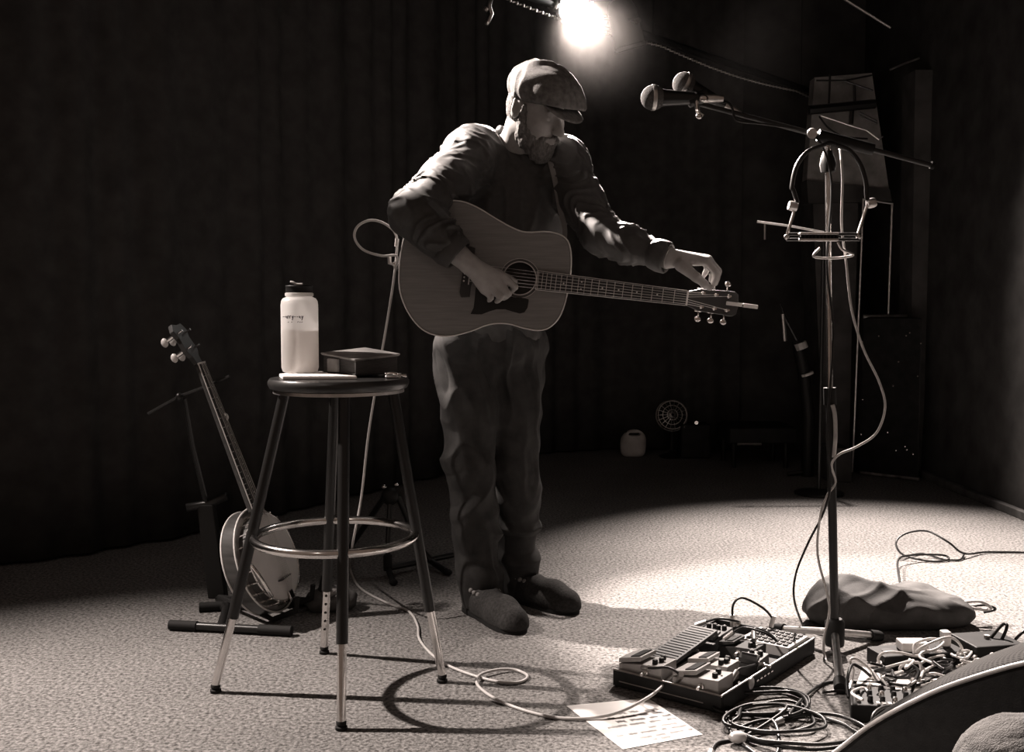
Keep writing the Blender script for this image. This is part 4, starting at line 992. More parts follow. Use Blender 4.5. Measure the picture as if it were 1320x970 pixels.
for i in range(24):
    t = 2 * math.pi * i / 24; c_, s_ = math.cos(t), math.sin(t)
    if hook is None:
        hb = MB().tube([(HR_ + 0.002, 0, 0.003), (HR_ + 0.011, 0, 0.003), (HR_ + 0.011, 0, -0.040)], 0.0022, 6)
        hb.lathe([(0.0045, 0), (0.0045, 0.012)], Matrix.Translation((HR_ + 0.011, 0, -0.048)), 8)
        hook = hb.build('bracket_hook', 'chrome', None, smooth='auto'); ho = hook
    else:
        ho = bpy.data.objects.new('bracket_hook', hook.data); COL.objects.link(ho)
    ho.matrix_basis = BM @ Matrix.Rotation(t, 4, 'Z'); attach(ho, BJ)
# bridge, tailpiece, armrest
MB().box(bl(-0.075, 0, 0.010), (0.005, 0.066, 0.016), BM.to_3x3()).build('bridge', 'resonator', BJ, bevel=0.001)
MB().hexa([bl(-0.145, -0.012, 0.006), bl(-0.145, 0.012, 0.006), bl(-0.118, 0.014, 0.009), bl(-0.118, -0.014, 0.009)], [bl(-0.145, -0.012, 0.014), bl(-0.145, 0.012, 0.014), bl(-0.118, 0.014, 0.013), bl(-0.118, -0.014, 0.013)]).build('tailpiece', 'chrome', BJ, bevel=0.001)
MB().tube(spline([bl(-0.10, 0.115, 0.012), bl(-0.07, 0.135, 0.018), bl(-0.02, 0.148, 0.016), bl(0.02, 0.150, 0.004)], 6), 0.006, 8).build('armrest', 'chrome', BJ, smooth=True)
# neck
NL = 0.66                # nut distance from pot centre
nz = 0.006
NV = MB().hexa([bl(HR_ - 0.004, -0.025, nz - 0.008), bl(HR_ - 0.004, 0.025, nz - 0.008), bl(NL, 0.016, nz - 0.008), bl(NL, -0.016, nz - 0.008)],
          [bl(HR_ - 0.004, -0.025, nz), bl(HR_ - 0.004, 0.025, nz), bl(NL, 0.016, nz), bl(NL, -0.016, nz)]).build('fingerboard', 'ebony', BJ)
MB().tube([bl(HR_ + 0.02, 0, nz - 0.014), bl(NL * 0.7, 0, nz - 0.012), bl(NL, 0, nz - 0.010)], [0.019, 0.0155, 0.0135], 12).build('neck', 'mahogany', BJ, smooth='auto')
for s in (-1, 1): MB().tube([bl(HR_, s * 0.0252, nz - 0.002), bl(NL, s * 0.0162, nz - 0.002)], 0.0022, 6).build('fingerboard_binding', 'binding', BJ)
bs = NL + 0.075
for k in range(1, 23):
    x = NL - bs * (1 - 2 ** (-k / 12)); w = 0.016 + 0.009 * (NL - x) / (NL - HR_)
    if x > HR_ + 0.004: MB().tube([bl(x, -w, nz), bl(x, w, nz)], 0.0013, 5).build('fret', 'steel', BJ)
for k in (1, 3, 5, 7, 10, 12, 15):
    x = NL - bs * (1 - 2 ** (-(k - 0.5) / 12)); MB().hexa([bl(x - 0.006, 0, nz - 0.001), bl(x, -0.005, nz - 0.001), bl(x + 0.006, 0, nz - 0.001), bl(x, 0.005, nz - 0.001)], [bl(x - 0.006, 0, nz + 0.0006), bl(x, -0.005, nz + 0.0006), bl(x + 0.006, 0, nz + 0.0006), bl(x, 0.005, nz + 0.0006)]).build('inlay', 'pearl', BJ)
MB().box(bl(NL + 0.002, 0, nz), (0.005, 0.034, 0.010), BM.to_3x3()).build('nut', 'binding', BJ)
hp = [(NL + 0.004, -0.016), (NL + 0.03, -0.020), (NL + 0.05, -0.034), (NL + 0.10, -0.030), (NL + 0.125, -0.040), (NL + 0.15, -0.026), (NL + 0.145, 0.0), (NL + 0.15, 0.026), (NL + 0.125, 0.040), (NL + 0.10, 0.030), (NL + 0.05, 0.034), (NL + 0.03, 0.020), (NL + 0.004, 0.016)]
BT = BM @ Matrix.Translation((NL, 0, 0)) @ Matrix.Rotation(math.radians(12), 4, 'Y') @ Matrix.Translation((-NL, 0, 0))
HDB = MB().prism(hp, BT, -0.014, 0.002).build('peghead', 'ebony', BJ, bevel=0.0015)
for (x, y) in ((NL + 0.058, -0.022), (NL + 0.058, 0.022), (NL + 0.115, -0.024), (NL + 0.115, 0.024)):
    MB().lathe([(0.003, 0), (0.003, 0.018), (0.004, 0.020)], BT @ Matrix.Translation((x, y, 0.002)), 8).build('peg_post', 'chrome', HDB)
    b = MB().tube([BT @ Vector((x, y, -0.014)), BT @ Vector((x, y, -0.040))], 0.007, 8); b.build('peg_shaft', 'chrome', HDB, smooth='auto')
    MB().ell(BT @ Vector((x, y, -0.054)), (0.0155, 0.008, 0.012), BM.to_3x3(), 12, 8).build('peg_button', 'pearl', HDB, smooth=True)
x5 = NL - 0.185
MB().tube([bl(x5, -0.017, nz - 0.006), bl(x5, -0.034, nz - 0.010)], 0.005, 8).build('fifth_peg_shaft', 'chrome', BJ)
MB().ell(bl(x5, -0.046, nz - 0.014), (0.013, 0.011, 0.008), BM.to_3x3(), 12, 8).build('fifth_peg_button', 'pearl', BJ, smooth=True)
for i in range(4):
    y0 = (i - 1.5) * 0.011; y1 = (i - 1.5) * 0.0075
    MB().tube([bl(-0.125, (i - 1.5) * 0.005, 0.012), bl(-0.075, y0, 0.0185), bl(NL, y1, nz + 0.006)], 0.0008, 5).build('string', 'steel', BJ)
MB().tube([bl(-0.125, -0.011, 0.012), bl(-0.075, -0.0275, 0.0185), bl(x5, -0.017, nz + 0.004)], 0.0008, 5).build('string', 'steel', BJ)
# stand
S = thing('banjo_stand', 'low black floor stand with padded tubes holding the banjo', 'stand', fl(300, 806))
e0, e1 = fl(221, 806, 0.016), fl(374, 814, 0.016); f0_, f1_ = fl(259, 783, 0.016), fl(398, 776, 0.016)
for p, q in ((e0, e1), (f0_, f1_)):
    MB().tube([p, q], 0.013, 12).build('base_tube', 'blackmetal', S, smooth='auto')
    d = (q - p).normalized()
    MB().tube([p - d * 0.005, p + d * 0.085], 0.016, 12).build('rubber_sleeve', 'rubber', S, smooth='auto')
    MB().tube([q - d * 0.10, q + d * 0.005], 0.016, 12).build('rubber_sleeve', 'rubber', S, smooth='auto')
m0 = e0.lerp(e1, 0.42); m1 = f0_.lerp(f1_, 0.24)
MB().tube([m0, m1], 0.014, 10).build('cross_tube', 'blackmetal', S, smooth='auto')
ub = px(282, 795, 3.50); ub.z = 0.02; ut = px(266, 650, 3.52)
MB().tube([m1.lerp(m0, 0.2), ub], 0.014, 10).build('cross_tube', 'blackmetal', S)
sd = Vector((1, 0, 0))
MB().hexa([ub + Vector((-0.03, -0.02, 0)), ub + Vector((0.03, -0.02, 0)), ub + Vector((0.03, 0.02, 0)), ub + Vector((-0.03, 0.02, 0))], [ut + Vector((-0.028, -0.02, 0)), ut + Vector((0.028, -0.02, 0)), ut + Vector((0.028, 0.02, 0)), ut + Vector((-0.028, 0.02, 0))]).build('upright', 'blackplastic', S, bevel=0.004)
MB().tube([px(240, 655, 3.5), px(268, 650, 3.52), px(292, 640, 3.5)], 0.014, 8).build('upper_clamp', 'blackmetal', S, smooth=True)
yk = px(238, 514, 3.40)
MB().tube([ut, px(248, 575, 3.46), yk], [0.010, 0.008, 0.006], 8).build('telescopic_rod', 'blackmetal', S, smooth='auto')
MB().tube([px(191, 534, 3.40), px(232, 511, 3.40), px(262, 500, 3.36), px(296, 485, 3.36)], 0.0055, 8).build('neck_yoke', 'blackmetal', S, smooth='auto')
MB().ell(px(231, 512, 3.385), (0.012, 0.012, 0.014), n=10, m=6).build('yoke_knob', 'blackmetal', S, smooth=True)
cl = bc - Vector((0, 0, 0.10))
for s in (-1, 1):
    p = bl(-0.165, 0.06 * s, -0.03); MB().tube([Vector((ub.x + 0.01, ub.y - 0.03, 0.03)), Vector((p.x - 0.05, p.y, 0.035)), p + Vector((-0.01, 0, -0.02)), p + bN * 0.075 + Vector((0, 0, -0.012)), p + bN * 0.08 + Vector((0, 0, 0.03))], 0.009, 8).build('cradle_arm', 'rubber', S, smooth='auto')
# power adaptor and cord bunch right of the banjo
pp = fl(424, 792)
PW = thing('footswitch_pouch', 'dark soft pouch with a pale lining slumped on the floor beside the banjo', 'pouch', pp)
def pouch():
    fd = Field(pp - Vector((0.13, 0.12, 0.01)), pp + Vector((0.13, 0.14, 0.14)), 0.006)
    fd.ell(pp + Vector((0.01, 0.05, 0.035)), (0.075, 0.06, 0.045), k=0.02); fd.ell(pp + Vector((-0.04, 0.04, 0.03)), (0.05, 0.05, 0.035), k=0.03); fd.plane((0, 0, 0.001), (0, 0, -1))
    fd.ell(pp + Vector((0.0, 0.01, 0.08)), (0.045, 0.035, 0.03), k=0.01, sub=True)
    V, Fc = fd.mesh(2); N = normals(V, Fc); return V + N * (0.004 * vnoise(V, 18, 3))[:, None], Fc
field_obj('pouch_body', *pouch(), 'bag', PW)
MB().ell(pp + Vector((0.0, 0.035, 0.062)), (0.034, 0.022, 0.02), n=14, m=8).build('lining', 'fleece', PW, smooth=True)
MB().tube([pp + Vector((-0.035, 0.03, 0.06)), pp + Vector((-0.02, 0.03, 0.12))], 0.009, 8).build('handle', 'rubber', PW)

# ---------------------------------------------------------------- tripod stand behind the stool
T = thing('tripod_stand', 'small black folding tripod stand on the carpet behind the stool', 'stand', fl(510, 745))
hub = px(503, 640, 3.95); A1 = fl(500, 733, 0.035); A1f = fl(507, 751, 0.012)
MB().ell(hub, (0.035, 0.03, 0.035), n=14, m=8).build('hub', 'blackplastic', T, smooth=True)
for du, dv in ((-8, -12), (8, -15)): MB().ell(px(503 + du, 640 + dv, 3.91), (0.010, 0.008, 0.008), n=8, m=5).build('bolt', 'chrome', T, smooth=True)
MB().tube([hub, px(500, 700, 3.9), A1], 0.010, 10).build('leg', 'blackmetal', T, smooth='auto')
A2 = fl(583, 716, 0.03)
l2 = MB().tube([hub + Vector((0.03, 0.0, 0)), px(541, 706, 3.98), fl(556, 724, 0.03), fl(575, 737, 0.014)], 0.012, 10).build('leg', 'blackmetal', T, smooth='auto')
MB().tube([hub - Vector((0.02, 0, 0)), fl(452, 705, 0.015)], 0.012, 10).build('leg', 'blackmetal', T, smooth='auto')
MB().tube([A1, A1f], 0.011, 10).build('foot', 'rubber', T); MB().ell(A1f, (0.016, 0.016, 0.012), n=10, m=6).build('rubber_tip', 'rubber', T)
MB().ell(fl(577, 738, 0.012), (0.018, 0.016, 0.012), n=10, m=6).build('rubber_tip', 'rubber', T)
MB().tube([A1, A2], 0.011, 10).build('cross_bar', 'blackmetal', T, smooth='auto')
MB().tube([A1 + Vector((0, 0, 0.05)), A1 - Vector((0, 0, 0.008))], 0.017, 10).build('joint_sleeve', 'blackplastic', T, smooth='auto')

# ---------------------------------------------------------------- guitar lead
gp = END - ex * 0.024
lead = [gp, px(510, 345, GY + 0.05), px(511, 330, 3.18), px(492, 330, 3.17), px(468, 322, 3.16), px(457, 306, 3.16), px(462, 291, 3.17), px(480, 284, 3.18), px(500, 291, 3.19), px(511, 305, 3.20), px(511, 330, 3.22), px(507, 365, 3.22), px(499, 415, 3.24), px(488, 480, 3.27), px(475, 560, 3.30), px(466, 640, 3.33), px(455, 700, 3.34), fl(451, 731, 0.02),
        fl(463, 757, 0.006), fl(495, 776, 0.005), fl(526, 788, 0.005), fl(538, 806, 0.005), fl(541, 825, 0.005), fl(560, 847, 0.005), fl(590, 864, 0.005), fl(635, 878, 0.005), fl(668, 880, 0.005), fl(680, 872, 0.005), fl(664, 864, 0.006), fl(640, 864, 0.011), fl(618, 871, 0.012), fl(616, 884, 0.010), fl(640, 902, 0.006), fl(685, 919, 0.005), fl(735, 927, 0.005), fl(790, 921, 0.010), fl(838, 898, 0.03), px(862, 876, 2.66), px(878, 862, 2.70)]
LD = thing('guitar_lead', 'thin pale guitar lead running from the guitar down to the pedalboard', 'cable', fl(560, 847))
MB().tube(spline(lead, 7), 0.004, 8).build('wire', 'greycable', LD, smooth=True)
MB().tube([gp - ex * 0.001, gp - ex * 0.012, gp - ex * 0.012 + Vector((0, 0, 0.022))], 0.006, 10).build('jack_plug', 'steel', LD, smooth='auto')
MB().tube([px(512, 308, 3.19), px(511, 318, 3.19)], 0.006, 8).build('cable_tie', 'binding', LD, smooth='auto')
# ---------------------------------------------------------------- microphone stand with boom
MY = 3.0
base = fl(1077, 848); top = px(1067, 186, MY)
MS = thing('microphone_stand', 'tall black boom microphone stand on tripod legs beside the pedalboard', 'stand', base)
jn_ = px(1070, 520, MY)
MB().tube([px(1076.5, 838, MY), px(1070, 505, MY)], 0.0125, 14).build('lower_pole', 'blackmetal', MS, smooth='auto')
MB().tube([px(1070, 520, MY), top], 0.0085, 14).build('upper_pole', 'chrome', MS, smooth='auto')
MB().tube([px(1070, 522, MY), px(1069.5, 500, MY)], 0.018, 14).build('height_clutch', 'blackplastic', MS, smooth='auto')
MB().lathe([(0.02, 0), (0.024, 0.02), (0.02, 0.04), (0.012, 0.06)], along(px(1067.5, 222, MY), px(1067, 190, MY)), 14).build('boom_mount', 'blackplastic', MS, smooth='auto')
bA, bB = px(1204, 214, MY), px(898, 133, MY)
MB().tube([bA, bB], 0.0075, 12).build('boom_arm', 'blackmetal', MS, smooth='auto')
bd = (bB - bA).normalized(); bm_ = px(1068, 178, MY - 0.015)
MB().tube([bm_ - bd * 0.13, bm_ + bd * 0.03], 0.017, 12).build('boom_clutch', 'blackplastic', MS, smooth='auto')
MB().lathe([(0.013, -0.02), (0.015, -0.01), (0.015, 0.01), (0.013, 0.02)], along(px(1047, 172, MY - 0.03), px(1047, 172, MY - 0.2)), 16).build('clutch_knob', 'steel', MS, smooth='auto')
MB().tube([bA, bA - bd * -0.0 + bd * 0.01], 0.011, 10).build('boom_end_cap', 'rubber', MS)
hubm = px(1076, 815, MY)
MB().lathe([(0.026, 0), (0.028, 0.01), (0.028, 0.07), (0.02, 0.08)], Matrix.Translation(hubm - Vector((0, 0, 0.04))), 16).build('leg_hub', 'blackplastic', MS, smooth='auto')
for k, ft in enumerate((fl(1083, 886, 0.015), Vector((hubm.x + 0.16, hubm.y + 0.10, 0.015)), Vector((hubm.x - 0.13, hubm.y + 0.17, 0.015)))):
    lg = MB().tube([hubm, ft], 0.0105, 12).build('leg', 'steel', MS, smooth='auto')
    d = (ft - hubm).normalized(); MB().tube([ft - d * 0.035, ft + d * 0.012], 0.0165, 12).build('rubber_foot', 'rubber', lg, smooth='auto')
def microphone(name, ball, tail, r, label):
    t = thing(name, label, 'microphone', ball, 'microphones on the boom arm')
    d = (tail - ball).normalized(); L = (tail - ball).length; M = along(ball, tail)
    b = MB().ell(ball, (r, r, r), n=24, m=16).build('grille_ball', 'foam', t, smooth=True)
    MB().lathe([(r * 1.01, -0.005), (r * 1.03, -0.003), (r * 1.03, 0.004), (r * 1.0, 0.006)], M, 28).build('grille_band', 'steel', t, smooth='auto')
    MB().lathe([(r * 0.72, r * 0.6), (r * 0.66, r * 1.0), (r * 0.44, L), (r * 0.40, L + 0.004)], M, 20).build('handle', 'blackmetal', t, smooth='auto')
    MB().lathe([(r * 0.36, L), (r * 0.36, L + 0.035), (r * 0.25, L + 0.06)], M, 16).build('plug', 'steel', t, smooth='auto')
    return t
microphone('vocal_microphone', px(842, 126, MY - 0.02), px(905, 127, MY - 0.01), 0.035, 'ball-headed vocal microphone at the outer tip of the boom')
microphone('vocal_microphone', px(882, 108, MY + 0.03), px(932, 135, MY + 0.06), 0.033, 'ball-headed vocal microphone tilted upward behind the other microphone')
mc = thing('microphone_clip', 'cluster of metal clips holding both microphones at the boom end', 'clip', px(900, 133, MY))
for u, v, dy in ((893, 128, -0.01), (905, 124, 0.03)):
    MB().tube([px(u - 6, v + 3, MY + dy), px(u + 6, v - 2, MY + dy)], 0.019, 12).build('clip_sleeve', 'blackplastic', mc, smooth='auto')
MB().tube([px(897, 132, MY), px(900, 146, MY), px(906, 150, MY)], 0.006, 8).build('adjuster', 'steel', mc, smooth='auto')
MB().tube([px(898, 128, MY - 0.02), px(899, 142, MY - 0.03)], 0.006, 8).build('bolt', 'chrome', mc)
MB().ell(px(901, 150, MY - 0.02), (0.010, 0.006, 0.008), n=10, m=6).build('wing_nut', 'chrome', mc, smooth=True)
MB().ell(px(907, 127, MY - 0.03), (0.014, 0.006, 0.010), n=10, m=6).build('wing_nut', 'chrome', mc, smooth=True)
tag(MB().tube(spline([px(930, 133, MY + 0.02), px(938, 132, MY), px(944, 140, MY - 0.01), px(947, 152, MY - 0.012), px(956, 157, MY - 0.015), px(985, 160, MY - 0.015), px(1030, 168, MY - 0.02), px(1058, 185, MY - 0.03), px(1072, 240, MY - 0.03), px(1066, 340, MY - 0.02), px(1074, 430, MY - 0.02), px(1066, 560, MY - 0.025), px(1071, 620, MY - 0.025), px(1062, 660, MY - 0.02), px(1042, 700, MY + 0.02), px(1026, 740, MY + 0.05), px(1024, 775, MY + 0.05), fl(1037, 812, 0.01)], 7), 0.0034, 8).build('microphone_cable', 'cable', smooth=True),
    'black microphone cable along the boom and down the stand, bowing out left', 'cable')
tag(MB().tube(spline([px(1083, 192, MY + 0.01), px(1086, 230, MY - 0.01), px(1085, 290, MY - 0.015), px(1091, 340, MY - 0.02), px(1098, 400, MY - 0.02), px(1113, 450, MY - 0.02), px(1133, 492, MY - 0.02), px(1141, 525, MY - 0.02), px(1130, 558, MY - 0.02), px(1105, 576, MY - 0.02), px(1082, 586, MY - 0.025), px(1072, 600, MY - 0.027), px(1077, 622, MY - 0.01), px(1066, 640, MY - 0.022), px(1057, 668, MY - 0.015), px(1054, 715, MY), px(1066, 765, MY - 0.02), px(1069, 790, MY - 0.035), px(1062, 825, MY - 0.05), px(1064, 850, MY - 0.06), px(1078, 884, MY - 0.25)], 7), 0.0036, 8).build('microphone_cable', 'greycable', smooth=True),
    'pale cable looping far out right from the microphone stand pole', 'cable')
tag(MB().tube(spline([px(1073, 522, MY - 0.02), px(1076, 535, MY - 0.022), px(1077, 560, MY - 0.022), px(1075, 590, MY - 0.02)], 6), 0.006, 8).build('hook_and_loop_strap', 'rim', smooth=True),
    'short pale strap tied along the microphone stand pole below its clutch', 'strap')
# harmonica rack slung on the stand
HK = thing('harmonica_holder', 'wire neck rack for a harmonica slung over the microphone stand', 'harmonica holder', px(1067, 190, MY))
HY = MY - 0.045
lf = spline([px(1062, 187, HY), px(1042, 195, HY), px(1027, 214, HY), px(1021, 240, HY), px(1023, 246, HY), px(1028, 262, HY)], 8)
rt = spline([px(1078, 187, HY), px(1096, 195, HY), px(1109, 212, HY), px(1116, 234, HY), px(1117, 250, HY), px(1118, 258, HY)], 8)
MB().tube(spline([px(1062, 187, HY), px(1070, 184, HY - 0.02), px(1078, 187, HY)], 6), 0.006, 8).build('neck_band', 'rubber', HK, smooth=True)
for side, arm in ((-1, lf), (1, rt)):
    MB().tube(arm, 0.0062, 10).build('curved_arm', 'blackmetal', HK, smooth=True)
    kx = (1026, 266) if side < 0 else (1119, 262)
    MB().lathe([(0.012, -0.012), (0.014, -0.006), (0.014, 0.006), (0.012, 0.012)], along(px(kx[0] + side * 4, kx[1], HY), px(kx[0] + side * 8, kx[1] - 1, HY)), 14).build('thumb_screw', 'steel', HK, smooth='auto')
    MB().tube([px(kx[0], kx[1], HY), px(1014 if side < 0 else 1105, 305, HY)], 0.005, 8).build('hinged_link', 'chrome', HK, smooth='auto')
for v, u0, u1 in ((302, 1014, 1110), (309, 1014, 1108)): MB().tube([px(u0, v, HY), px(u1, v, HY)], 0.0045, 8).build('cradle_bar', 'blackmetal', HK, smooth='auto')
for u in (1014, 1107): MB().ell(px(u, 305.5, HY), (0.008,) * 3, n=10, m=6).build('bar_end', 'steel', HK, smooth=True)
HA = thing('harmonica', 'chrome harmonica clamped in the wire neck rack', 'harmonica', px(1055, 306, HY))
hc = px(1055, 305.5, HY - 0.016)
cb = MB().box(hc + Vector((0, 0.005, 0)), (0.105, 0.012, 0.010))
for i in range(11): cb.box(hc + Vector((-0.05 + i * 0.01, -0.006, 0)), (0.005, 0.010, 0.010))
cb.build('comb', 'blackplastic', HA)
for s in (-1, 1): MB().box(hc + Vector((0, 0, s * 0.0085)), (0.108, 0.024, 0.007)).build('cover_plate', 'steel', HA, bevel=0.002)
tag(MB().tube(spline([px(1080, 312, HY), px(1086, 322, HY), px(1100, 329, HY + 0.02), px(1075, 333, HY + 0.01), px(1049, 331, HY), px(1057, 320, HY)], 6), 0.0035, 8).build('hanging_wire_hook', 'steel', smooth=True),
    'bent wire loop hanging below the harmonica on the stand', 'wire')
# another stand's thin boom behind, left of the harmonica rack
t = thing('distant_boom_stand', 'thin boom stand far behind the harmonica rack with a drooping tip', 'stand', fl(1040, 608))
q = px(1062, 300, 5.6)
MB().tube([px(976, 286, 5.6), px(1020, 292, 5.6), q], 0.007, 8).build('boom_arm', 'steel', t); MB().tube([px(986, 288, 5.6), px(986, 309, 5.6)], 0.005, 6).build('drop', 'steel', t)
MB().tube([q, Vector((q.x, q.y, 0.0))], 0.011, 8).build('pole', 'blackmetal', t); MB().lathe([(0.13, 0), (0.13, 0.012), (0.03, 0.03)], Matrix.Translation((q.x, q.y, 0)), 20).build('round_base', 'blackmetal', t)
# ---------------------------------------------------------------- pedalboard
PN, PL, PR = fl(930, 922), fl(790, 885), fl(1063, 846)
pa = (PL - PN).normalized(); pb = (PR - PN).normalized(); pb = (pb - pa * pb.dot(pa)).normalized()
LA_, LB_ = (PL - PN).length, (PR - PN).length
def pbp(s, t, z): return PN + pa * s + pb * t + Vector((0, 0, z))
PM = Matrix.Identity(4)
for i in range(3): PM[i][0] = pa[i]; PM[i][1] = pb[i]; PM[i][3] = PN[i]
PB = thing('pedalboard', 'low black open case holding guitar effect pedals on the carpet', 'pedalboard', pbp(LA_ / 2, LB_ / 2, 0))
DECK = 0.022; WALL = 0.046
MB().hexa([pbp(0.004, 0.004, 0.004), pbp(LA_ - 0.004, 0.004, 0.004), pbp(LA_ - 0.004, LB_ - 0.004, 0.004), pbp(0.004, LB_ - 0.004, 0.004)], [pbp(0.004, 0.004, DECK), pbp(LA_ - 0.004, 0.004, DECK), pbp(LA_ - 0.004, LB_ - 0.004, DECK), pbp(0.004, LB_ - 0.004, DECK)]).build('deck', 'blackplastic', PB)
for (s0, t0, s1, t1) in ((0, 0, LA_, 0.009), (0, LB_ - 0.009, LA_, LB_), (0, 0.009, 0.009, LB_ - 0.009), (LA_ - 0.009, 0.009, LA_, LB_ - 0.009)):
    c = [(s0, t0), (s1, t0), (s1, t1), (s0, t1)]
    MB().hexa([pbp(s, t, 0.003) for s, t in c], [pbp(s, t, WALL) for s, t in c]).build('side_wall', 'tolex', PB, bevel=0.0015)
for (s0, t0, s1, t1) in ((0, 0.002, LA_, 0.002), (0.002, 0, 0.002, LB_)):
    MB().tube([pbp(s0, t0, WALL), pbp(s1, t1, WALL)], 0.0028, 6).build('edge_trim', 'steel', PB)
MB().tube([pbp(0.05, -0.001, 0.018), pbp(LA_ - 0.02, -0.001, 0.018)], 0.0015, 6).build('lid_seam', 'steel', PB)
for k in range(5): MB().box(pbp(-0.001, 0.20 + k * 0.022, 0.030), (0.003, 0.012, 0.004), PM.to_3x3()).build('rivet_plate', 'chrome', PB)
MB().lathe([(0.016, 0), (0.016, 0.004), (0.012, 0.006)], along(pbp(0, 0.16, 0.034), pbp(-0.1, 0.16, 0.034)), 18).build('latch', 'steel', PB, smooth='auto')
for s in (0.02, LA_ - 0.02):
    for t in (0.02, LB_ - 0.02): MB().lathe([(0.010, 0.0), (0.010, 0.006)], Matrix.Translation(pbp(s, t, 0)), 12).build('rubber_foot', 'rubber', PB)

def pedal(s, t, turn, L, Wd, Hh, body_m, pad_m, knobs, label, treadle=0.55):
    """stompbox: local x runs from the tread end to the knob end"""
    M = Matrix.Translation(pbp(s, t, DECK + 0.0005)) @ PM.to_3x3().to_4x4() @ Matrix.Rotation(turn, 4, 'Z')
    th = thing('effect_pedal', label, 'effect pedal', M.translation, 'effect pedals on the pedalboard')
    def P(x, y, z): return M @ Vector((x, y, z))
    x0, x1, w = -L / 2, L / 2, Wd / 2; xm = x0 + L * treadle
    zl, zh = Hh * 0.55, Hh * 0.86
    prof = [(x0, 0.0), (x1, 0.0), (x1, Hh * 0.80), (xm, Hh * 0.72), (x0, zl)]
    MB().hexa([P(x, -w, z) for x, z in prof], [P(x, w, z) for x, z in prof]).build('housing', body_m, th, bevel=0.0015)
    pr = [(x0 - 0.001, zl + 0.002), (xm - 0.004, Hh * 0.72 + 0.006), (xm - 0.004, Hh * 0.98), (x0 - 0.001, zl + 0.014)]
    pad = MB().hexa([P(x, -w * 0.98, z) for x, z in pr], [P(x, w * 0.98, z) for x, z in pr]).build('tread_plate', body_m, th, bevel=0.0015)
    pr2 = [(x0 + 0.45 * (xm - x0), zl + 0.0145 + 0.5 * (Hh * 0.95 - zl - 0.0145)), (xm - 0.012, Hh * 0.95), (xm - 0.012, Hh * 0.95 + 0.003), (x0 + 0.45 * (xm - x0), zl + 0.0175 + 0.5 * (Hh * 0.95 - zl - 0.0145))]
    MB().hexa([P(x, -w * 0.8, z) for x, z in pr2], [P(x, w * 0.8, z) for x, z in pr2]).build('rubber_pad', pad_m, pad)
    for k in range(knobs):
        y = (k - (knobs - 1) / 2) * (Wd * 0.8 / max(knobs, 1)); xk = xm + (x1 - xm) * (0.62 if k % 2 else 0.5)
        kb = MB().lathe([(0.0075, 0), (0.0075, 0.009), (0.006, 0.012), (0.001, 0.0125)], Matrix.Translation(P(xk, y, Hh * 0.76)) , 12).build('knob', 'blackplastic', th, smooth='auto')
        MB().box(P(xk, y, Hh * 0.76 + 0.013), (0.008, 0.0016, 0.0012), M.to_3x3()).build('pointer', 'pearl', kb)
    for sd in (-1, 1):
        MB().lathe([(0.008, 0), (0.008, 0.005), (0.0045, 0.006), (0.0045, 0.022)], along(P(xm + 0.012, sd * w, Hh * 0.45), P(xm + 0.012, sd * (w + 0.1), Hh * 0.45)), 12).build('jack_socket', 'steel', th, smooth='auto')
    MB().lathe([(0.003, 0), (0.0025, 0.003)], Matrix.Translation(P(x1 - 0.012, 0, Hh * 0.79)), 8).build('indicator', 'pearl', th)
    return th
PI = math.pi
pedal(LA_ - 0.075, 0.052, PI, 0.128, 0.080, 0.070, 'pedalgrey', 'rubber', 3, 'grey stompbox with three knobs at the far corner of the pedalboard front')
pedal(0.080, 0.052, PI, 0.130, 0.080, 0.070, 'pedalgrey', 'rubber', 2, 'grey stompbox with two knobs at the pedalboard corner above the paper')
pedal(0.110, 0.168, PI, 0.115, 0.070, 0.062, 'pedallight', 'pedaldark', 3, 'pale flat stompbox beside the long foot treadle')
pedal(0.042, 0.268, PI / 2, 0.075, 0.055, 0.060, 'pedaldark', 'rubber', 2, 'small dark stompbox with shiny-topped knobs against the pedalboard side wall', 0.3)
pedal(0.245, 0.42, PI / 2, 0.12, 0.075, 0.050, 'pedaldark', 'rubber', 4, 'dark stompbox with four knobs behind the long treadle end', 0.4)
pedal(0.122, 0.365, PI, 0.11, 0.072, 0.052, 'pedaldark', 'pedaldark', 2, 'dark wide stompbox under the coiled patch cord in mid board', 0.45)
# long volume treadle
VT = thing('volume_pedal', 'long black volume pedal with a tilted treadle across the pedalboard', 'volume pedal', pbp(0.22, 0.22, DECK))
MB().hexa([pbp(0.185, 0.115, DECK + .001), pbp(0.275, 0.115, DECK + .001), pbp(0.275, 0.345, DECK + .001), pbp(0.185, 0.345, DECK + .001)], [pbp(0.19, 0.12, DECK + 0.026), pbp(0.27, 0.12, DECK + 0.026), pbp(0.27, 0.34, DECK + 0.034), pbp(0.19, 0.34, DECK + 0.034)]).build('base', 'pedaldark', VT, bevel=0.002)
tr_ = MB().hexa([pbp(0.188, 0.105, DECK + 0.034), pbp(0.272, 0.105, DECK + 0.034), pbp(0.272, 0.345, DECK + 0.058), pbp(0.188, 0.345, DECK + 0.058)], [pbp(0.188, 0.105, DECK + 0.046), pbp(0.272, 0.105, DECK + 0.046), pbp(0.272, 0.345, DECK + 0.070), pbp(0.188, 0.345, DECK + 0.070)]).build('treadle', 'pedaldark', VT, bevel=0.002)
for k in range(14): t_ = 0.115 + k * 0.0165; MB().tube([pbp(0.194, t_, DECK + 0.0465 + (t_ - 0.105) * 0.1), pbp(0.266, t_, DECK + 0.0465 + (t_ - 0.105) * 0.1)], 0.0014, 5).build('grip_rib', 'rubber', tr_)
MB().tube([pbp(0.186, 0.225, DECK + 0.04), pbp(0.274, 0.225, DECK + 0.04)], 0.006, 8).build('hinge', 'steel', VT)
